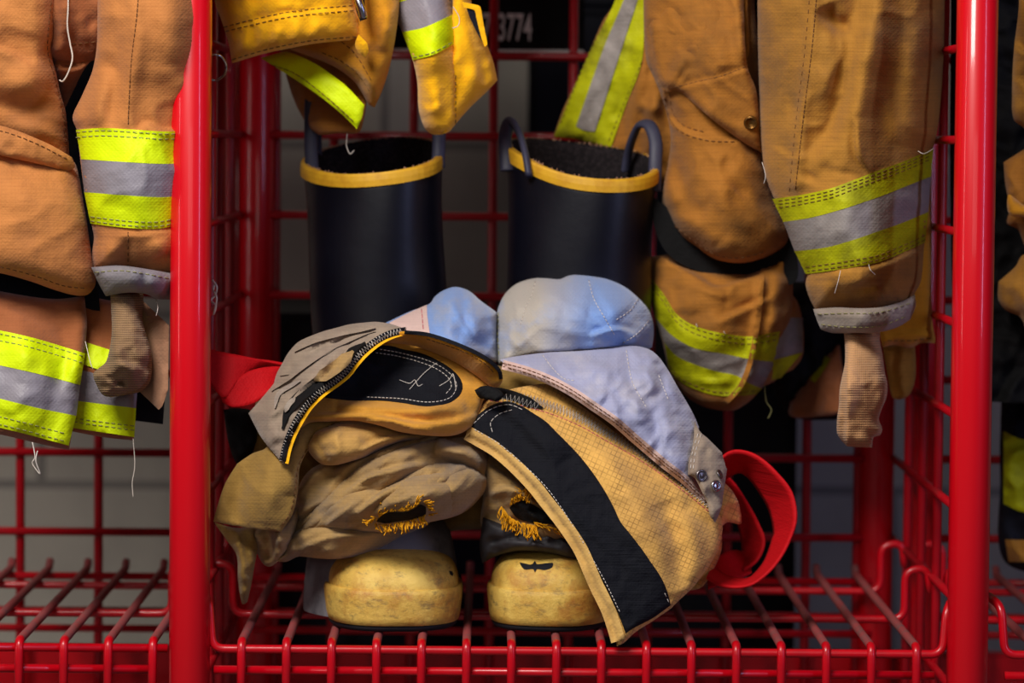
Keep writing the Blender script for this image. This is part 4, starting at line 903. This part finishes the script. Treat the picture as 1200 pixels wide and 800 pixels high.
L3 = Sheet([(318,655),(330,640),(345,624),(360,617),(380,615),(409,614),(450,612),(478,610),(506,606),(500,616),(486,622),(470,630),(452,640),(432,648),(416,652),(392,655),(371,654),(350,652),(335,658)],
    [(318,655,.06),(345,624,.04),(450,612,.05),(506,606,.06),(416,650,.05),(350,650,.05),(400,632,.026)], rnd=(15,.02), pillow=(.04,25), folds=[crease([(350,640),(390,626),(430,624),(470,616)],.006,8), ridge([(342,630),(345,652)],.003,4)], wr=(.004,22,2,-.2), step=3, seed=103)
L1 = Sheet([(358,522,1),(366,508),(378,500),(401,494),(430,492),(455,496),(480,503),(505,508),(495,514),(470,517),(446,526),(428,535),(409,541),(392,545),(378,544),(366,535)],
    [(358,522,.02),(401,494,.025),(505,508,.03),(446,526,.02),(378,544,.02),(410,520,.0)], rnd=(15,.018), pillow=(.03,20), folds=[ridge([(366,512),(378,528),(386,543)],-.003,4), crease([(420,528),(450,512),(485,508)],.008,8), ridge([(392,500),(396,540)],.003,8)], wr=(.003,24,1.8,-.3), step=3, seed=105)
L4 = Sheet([(290,622,1),(306,616),(322,612),(340,600),(352,590),(346,620),(338,640),(328,655),(316,664),(308,660),(300,645)], [(290,622,.07),(352,590,.05),(316,662,.06),(322,632,.04)], rnd=(12,.015), pillow=(.03,18), folds=[ridge([(312,620),(316,640),(312,658)],-.008,6), ridge([(325,615),(328,640)],.006,6)], wr=(.003,20,1,1.2), step=3, seed=107)
RA = Sheet([(345,602,1),(349,574),(358,556),(372,545),(405,536),(446,520),(484,506),(520,498),(548,493),(562,500,1),(568,522),(560,542),(517,552),(470,562),(420,582),(380,604),(356,616)], [(345,602,.03),(405,536,.03),(548,494,.05),(560,542,.04),(420,582,.03),(460,535,.016)], rnd=(18,.022), pillow=(.03,25), folds=[crease([(390,552),(430,533),(470,520)],.011,8), ridge([(480,515),(520,508),(555,512)],.006,9)], wr=(.006,26,2.4,-.5), step=3, seed=131)
RB = Sheet([(350,624,1),(364,600),(385,578),(405,559),(427,541),(460,528),(502,514),(530,511),(555,515),(568,528),(572,548),(560,566),(520,562),(484,572),(450,582),(420,598),(400,612),(370,624)], [(350,624,.025),(405,559,.022),(502,514,.022),(570,545,.03),(420,598,.02),(484,572,.015),(460,550,.0)], rnd=(15,.022), pillow=(.03,22), folds=[crease([(400,580),(430,558),(470,546),(500,540)],.012,8), ridge([(510,525),(540,530),(566,545)],.012,8)], wr=(.0055,24,2.4,-.5), step=3, seed=133)
RC_ = Sheet([(322,658,1),(348,630),(372,606),(390,589),(407,576),(424,565),(452,554),(482,547),(517,541),(548,545),(568,556),(570,568),(562,582),(552,594),(540,602),(520,608),(502,612),(480,618),(455,622),(400,624),(372,624),(350,634),(336,652)], [(322,658,.045),(390,589,.015),(452,554,.012),(517,541,.014),(570,568,.03),(540,602,.045),(455,622,.04),(372,624,.035),(470,585,-.002),(420,605,.01),(530,575,.006)], rnd=(15,.022), pillow=(.03,25),
    folds=[crease([(416,600),(438,583),(458,570),(478,560)],.014,9), crease([(482,580),(500,567),(522,552)],.014,9), crease([(380,614),(396,600),(412,588)],.010,7), ridge([(440,594),(480,580),(540,572)],.004,12)], wr=(.0055,24,2.4,-.5), step=3, seed=135)
RD = Sheet([(400,622,1),(408,610),(420,598),(440,583),(458,571),(476,561),(496,556),(518,553),(540,556),(560,566),(566,574),(560,584),(552,594),(540,602),(520,608),(502,612),(480,618),(455,622),(425,625)], [(400,622,.024),(440,583,.0),(518,553,.002),(566,574,.022),(540,602,.034),(455,622,.024),(480,590,-.022),(520,580,-.022)], rnd=(14,.022), pillow=(.02,20), folds=[ridge([(430,606),(470,588),(530,572)],.004,10)], wr=(.0055,24,2.4,-.5), step=3, seed=137)
RE = Sheet([(497,606,1),(488,592),(488,578),(500,566),(518,552),(540,545),(560,550),(571,562),(569,574),(561,585),(550,596),(535,604),(515,609)], [(497,606,.03),(518,552,.012),(571,562,.03),(550,596,.035),(530,575,-.018)], rnd=(15,.024), pillow=(.02,20), wr=(.003,22,2,-.5), step=3, seed=139)
RB.base = (lambda b: (lambda x, y: b(x, y)+.006))(RB.base); RA.base = (lambda b: (lambda x, y: b(x, y)+.016))(RA.base)
L2.base = (lambda b: (lambda x, y: b(x, y)+.03))(L2.base)
cloth('left_leg', [L2, RA, RB, RC_, RD, L3, L4], 'khaki', TP)
cloth('leg_fold', L1, 'legfold', TP); cloth('leg_fold', RE, 'khaki', TP)
L2 = RD
hole = Sheet([(441,611,1),(447,604),(458,600),(472,600),(484,597),(493,591),(499,594,1),(499,602),(490,607),(478,609),(465,611),(452,613)], L2, 3, back=.003, off=.002); cloth('torn_hole', hole, 'black_cloth', TP)
fringe(L2, [(440,611),(449,602),(462,599),(478,598),(492,590)], 12, -1.2, 45, off=.003); fringe(L2, [(438,613),(450,614),(466,612),(482,609),(498,603)], 12, 1.3, 50, off=.003); fringe(L2, [(497,588),(502,596),(503,604)], 9, .2, 22, off=.003); fringe(L2, [(436,612),(440,606)], 11, 2.9, 10, off=.003)
t1_ = Sheet([(251,612,1),(275,618),(298,616,1),(302,640),(298,664),(295,682),(290,705,1),(284,708),(279,680),(277,650),(265,632)], [(251,612,.08),(298,616,.07),(286,705,.08),(285,650,.06)], rnd=(8,.008), back=.006, wr=(.005,22,1,1.4), seed=109, step=3, folds=[ridge([(275,620),(284,660),(286,700)],.006,7)]); cloth('torn_tail', t1_, 'olive', TP)
# hanging flap at the far left
hf = Sheet([(330,486,1),(345,484),(401,490,1),(385,500),(370,510),(363,524),(356,536),(351,549),(350,562),(349,574),(346,592),(341,606),(329,623,1),(296,619),(270,615),(250,611,1),(255,592),(264,566),(278,543,1),(296,531),(312,524)],
    [(330,486,.04),(401,490,.035),(351,549,.022),(329,623,.02),(250,611,.035),(280,542,.035),(305,575,.018)], rnd=(4,.003), back=.005, folds=[ridge([(330,520),(318,560),(312,615)],.007,22), ridge([(362,500),(345,530),(340,580)],.006,10), ridge([(290,545),(278,580),(272,612)],-.003,10)], wr=(.0025,34,1.4,1.3), seed=111, step=3)
cloth('storm_flap', hf, 'olive', TP); stitches(TP, hf, [[(392,496),(372,507),(360,526),(349,548),(346,575),(340,600),(328,619)]], 'thread_d')
# ---- turned down waist, front left
wf = Sheet([(330,500,1),(345,478),(362,455),(385,437),(405,424),(425,408),(445,397),(472,389),(502,390),(540,403),(570,419),(585,434),(586,452,1),(575,458),(570,464),(566,470),(562,482),(555,497),(545,505),(532,510),(515,511),(499,510),(482,508),(465,505),(450,500),(435,496),(418,493),(401,493),(382,494),(364,495),(345,505)],
    [(330,500,.02),(385,440,.04),(445,400,.045),(502,393,.05),(570,420,.05),(585,445,.045),(566,475,.025),(540,508,.01),(470,505,.008),(400,492,.012),(470,440,.05),(520,440,.045),(420,450,.05),(500,485,.0),(430,480,.015)], rnd=(12,.012), back=.006,
    folds=[crease([(360,487),(400,484),(440,486),(490,494),(530,492),(560,482)],.008,9), ridge([(395,476),(440,480),(500,480),(545,474)],.007,8), ridge([(455,488),(480,500),(510,505)],.005,6), crease([(415,494),(450,490),(478,497)],.005,6)], wr=(.003,28,1.8,.1), seed=113, step=3)
cloth('waist_facing', wf, 'facing', TP)
ov = Sheet([(376,465,1),(390,452),(405,438),(418,424),(430,412),(442,405),(457,405),(472,409),(492,413),(511,421),(526,430),(537,440),(542,450),(541,459),(536,466),(526,472),(512,475),(500,476),(484,474),(465,471),(440,469),(409,469)], wf, 3, back=.005, off=.0035, rnd=(5,.003), wr=(.0012,20,1.5,0), seed=115)
cloth('hook_and_loop_patch', ov, 'velcro', TP)
stitches(TP, ov, [[(445,409),(472,414),(508,425),(529,439),(535,452),(527,466),(502,471),(470,467),(430,465)],[(440,413),(470,418),(505,429),(524,441),(529,452),(522,462)]], 'thread_w', dash=2.5, gap=2.5)
thread(TP, [(p[0],p[1],float(ov.Y(p[0],p[1]))-.001) for p in [(468,445),(480,449),(486,445),(490,452),(495,450)]], 'thread_w', .0004); thread(TP, [(p[0],p[1],float(ov.Y(p[0],p[1]))-.001) for p in [(480,456),(494,440),(505,430),(512,425)]], 'thread_w', .0004); thread(TP, [(p[0],p[1],float(ov.Y(p[0],p[1]))-.001) for p in [(515,452),(526,445),(531,438),(534,454)]], 'thread_w', .0004)
# curled brim over the patch
br = Sheet([(440,400,1),(456,392),(474,388),(502,391),(540,404),(570,419),(586,434),(589,445),(584,453),(576,454,1),(568,448),(558,440),(540,428),(520,418),(500,410),(480,404),(460,402)], [(440,400,.03),(474,388,.02),(502,391,.016),(540,404,.012),(586,434,.02),(576,454,.03),(540,428,.038),(500,410,.042),(560,430,.02)], rnd=(5,.005), back=.006,
    folds=[ridge([(500,396),(540,410),(575,430)],.004,8)], wr=(.002,26,1.5,.4), seed=117, step=3)
cloth('waist_brim', br, 'ochre_in', TP)
sp = Sheet([(291,484,1),(300,474),(312,460),(321,449,1),(324,438),(330,427),(338,413),(349,401),(363,394),(379,388),(394,384),(409,380),(425,378),(442,377),(460,380),(476,386,1),(462,390),(449,395),(436,403),(424,413),(414,424),(404,438),(394,446),(381,455),(368,468),(357,480),(349,494),(342,508),(338,522),(332,543,1),(320,530),(306,512)],
    [(291,484,.045),(321,449,.045),(349,401,.055),(409,380,.05),(476,386,.025),(449,395,.005),(404,438,-.006),(357,480,-.012),(332,543,-.008),(310,500,.02),(350,440,.012),(390,410,.015)], rnd=(9,.01), back=.008,
    folds=[crease([(332,434),(345,420),(372,405),(402,395),(440,386)],-.005,9), crease([(318,452),(335,465),(342,480)],.005,8), ridge([(322,470),(318,495),(326,520)],.005,9), ridge([(350,455),(380,428),(410,408)],.005,8), crease([(336,500),(350,470),(372,450),(396,430),(412,410),(440,394)],.007,9)], wr=(.004,24,1.6,-.6), seed=119, step=3)
cloth('waist_shell', sp, 'greytan', TP)
lay = strip(sp, [(331,502),(337,482),(352,464),(374,447),(395,431),(411,412),(428,401)], 13, .004, taper=True); cloth('torn_layer', lay, 'black_cloth', TP)
lay = strip(sp, [(368,446),(385,436),(400,425),(414,411)], 15, .0085, taper=True); cloth('torn_layer', lay, 'khaki', TP)
lay = strip(sp, [(322,478),(326,462),(340,452),(352,446)], 5, .004, taper=True); cloth('torn_layer', lay, 'cuffworn', TP); lay = strip(sp, [(334,483),(338,474),(346,466)], 6, .006, taper=True); cloth('torn_layer', lay, 'cuffworn', TP)
lay = strip(sp, [(328,440),(345,436),(365,423),(385,412),(405,398),(440,388)], 3, .003, taper=True); cloth('piping', lay, 'greytan', TP)
for pl, ww, mm in (([(318,458),(334,446),(352,432),(372,418),(395,404),(430,391)],3,'black_cloth'), ([(345,412),(365,401),(385,395),(410,389),(440,384)],2.2,'cuffworn'), ([(340,470),(356,455),(378,438),(396,422),(408,408)],3,'tan_in')):
    cloth('piping', strip(sp, pl, ww+2, .0045, taper=True), 'greytan', TP)
bnd = [(331,540),(335,522),(341,506),(350,489),(360,474),(374,460),(392,447),(404,437),(414,424),(425,412),(437,402),(450,394),(464,389),(476,387)]
q = strip(sp, bnd, 8, .0035, step=3); cloth('dark_binding', q, 'velcro', TP); stitches(TP, q, [bnd], 'thread_w', zig=3.5, r=.0005)
q = strip(sp, [(x+5,y+3) for x, y in bnd], 4, .003, step=3); cloth('piping', q, 'ochre', TP)
q = strip(br, [(474,389),(502,392),(540,405),(570,420),(585,434),(587,444)], 4.5, .003, step=3); cloth('dark_binding', q, 'velcro', TP)
stitches(TP, br, [[(500,397),(538,410),(566,424),(580,438)]], 'thread_d', gap=2)
# knotted end of the dark overlock
s = Sheet([(556,457,1),(566,452),(580,454),(590,462),(584,470),(572,468),(562,466)], [(556,457,.015),(590,462,.012),(572,468,.012)], rnd=(5,.006), pillow=(.008,8), wr=(.004,10,1,0), step=3); cloth('overlocked_edge', s, 'black_cloth', TP)
# trouser back seen beyond the snap tab
s = Sheet([(838,560,1),(852,568),(864,585),(869,604,1),(868,614),(852,612),(840,622),(832,618,1),(834,590)], [(838,560,.08),(869,604,.09),(835,618,.07),(855,590,.07)], rnd=(8,.01), pillow=(.02,15), wr=(.004,20,1,.5), seed=121, step=3); cloth('trouser_back', s, 'ripstop', TP)
s = Sheet([(800,600,1),(840,612),(846,640),(836,668),(822,688),(806,692,1),(800,660)], [(800,600,.10),(846,640,.10),(806,690,.09)], rnd=(10,.01), pillow=(.03,20), wr=(.004,22,1,.5), seed=123, step=3); cloth('trouser_seat', s, 'ripstop', TP)
# ---- red suspenders
def ribbon(name, e1, e2, t=.0022):
    n = 60
    def res(e):
        p = [Vector(P(*q)) for q in e]; p = smooth_path(p, 10); L = [0]
        for i in range(1, len(p)): L.append(L[-1]+(p[i]-p[i-1]).length)
        out = []
        for k in range(n+1):
            d = L[-1]*k/n; i = 0
            while i < len(L)-2 and L[i+1] < d: i += 1
            out.append(p[i].lerp(p[i+1], (d-L[i])/max(L[i+1]-L[i],1e-9)))
        return out
    A, B = res(e1), res(e2); V = []; Fc = []; m = 9
    F_ = []; Bk = []
    for i in range(n+1):
        d = (A[min(i+1,n)]-A[max(i-1,0)]).normalized(); w = (B[i]-A[i]).normalized(); nn = d.cross(w).normalized()
        for j in range(m):
            c = A[i].lerp(B[i], j/(m-1)); F_.append(c+nn*t/2); Bk.append(c-nn*t/2)
    V = F_+Bk; o = len(F_)
    for i in range(n):
        for j in range(m-1):
            a = i*m+j; Fc.append((a, a+1, a+m+1, a+m)); Fc.append((o+a+m, o+a+m+1, o+a+1, o+a))
        Fc.append((i*m, i*m+m, o+i*m+m, o+i*m)); j = i*m+m-1; Fc.append((j+m, j, o+j, o+j+m))
    uv = [(v.x+v.y*.5, v.z) for v in V]
    return link_mesh(name, V, Fc, 'strap_red', TP, True, np.array(uv))
ribbon('suspender', [(838,545,.09),(852,531,.085),(868,528,.08),(890,536,.07),(912,556,.06),(928,578,.055),(933,607,.05),(925,634,.048),(910,660,.046),(888,681,.045),(868,688,.05),(845,686,.06),(828,677,.08)],
                    [(838,572,.12),(856,557,.12),(871,554,.12),(886,570,.115),(901,596,.11),(907,622,.10),(905,632,.095),(900,648,.09),(893,662,.085),(880,676,.085),(868,678,.09),(850,674,.1),(835,662,.12)])
ribbon('suspender', [(846,553,.13),(860,566,.135),(876,590,.14),(888,612,.14),(896,634,.135),(888,656,.13),(872,668,.13)], [(842,600,.17),(852,596,.18),(862,606,.185),(868,626,.185),(870,644,.18),(864,656,.175),(850,664,.17)])
ribbon('suspender', [(828,668,.12),(845,650,.14),(862,645,.16),(878,652,.17)], [(830,690,.10),(848,682,.11),(866,678,.12),(880,672,.13)])
ribbon('suspender', [(240,408,.06),(262,413,.06),(278,416,.06),(305,421,.07),(338,427,.08)], [(240,440,.05),(262,466,.045),(280,445,.055),(305,430,.075),(338,440,.09)])
ribbon('suspender', [(258,463,.045),(270,452,.05),(290,436,.06),(315,430,.07),(340,430,.08)], [(262,472,.05),(274,477,.045),(296,473,.05),(318,460,.06),(340,452,.08)])
s = Sheet([(262,480,1),(275,478),(295,482),(300,520),(280,545),(268,520)], .12, rnd=(8,.01), pillow=(.02,15), wr=(.005,20,1,0), seed=125); cloth('trouser_side', s, 'black_cloth', TP)
# dark core of cloth that fills the bundle behind the folds
core = Sheet([(300,470,1),(340,430),(420,400),(600,430),(760,430),(830,540),(830,640),(800,680),(700,640),(560,620),(420,640),(320,630),(285,560)], [(300,470,.13),(830,540,.13),(560,620,.12),(560,450,.10),(800,680,.11)], pillow=(.10,60), rnd=(30,.02), wr=(.006,40,1,0), seed=127, step=6); cloth('waist_back', core, 'olive', TP)
mark('worn_patch', capR, [(609,659),(614,662),(624,661),(627,657),(629,661),(640,660),(648,660),(647,665),(638,668),(629,667),(627,671),(625,667),(614,667)], 'sole', BR)
mark('scuff', capL, [(526,669),(529,669),(531,672),(530,675),(527,673)], 'sole', BL)
# ================================================================== light
sc = bpy.context.scene
w = bpy.data.worlds.new('world'); sc.world = w; w.use_nodes = True
w.node_tree.nodes['Background'].inputs[0].default_value = (.60, .52, .78, 1); w.node_tree.nodes['Background'].inputs[1].default_value = .03
def area(name, loc, aim, sx, sy, power, col):
    l = bpy.data.lights.new(name, 'AREA'); l.shape = 'RECTANGLE'; l.size = sx; l.size_y = sy; l.energy = power; l.color = col
    o = bpy.data.objects.new(name, l); C.objects.link(o); o.location = loc
    d = Vector(aim)-Vector(loc); o.rotation_euler = d.to_track_quat('-Z', 'Y').to_euler(); return o
area('ceiling_lamp', (-.78,-1.65,1.75), (0,.1,.1), .9, .6, 64, (1,.96,.9))
area('front_fill_light', (-.2,-4.4,1.2), (0,.1,.15), 2.0, 1.2, 11, (1,.95,.92))  # added frontal fill to keep the toe caps lit, not a real doorway
area('window_light_left', (-2.2,-.9,.8), (0,.1,.2), .14, 1.8, 6, (1,.93,.92))
area('window_light_right', (2.0,-1.7,.9), (0,.1,.2), .2, 1.8, 13, (.5,.56,1))
sc.view_settings.view_transform = 'Standard'; sc.view_settings.look = 'None'
sc.view_settings.exposure = .06; sc.view_settings.gamma = 1; sc.view_settings.use_curve_mapping = False
sc.cycles.use_denoising = True
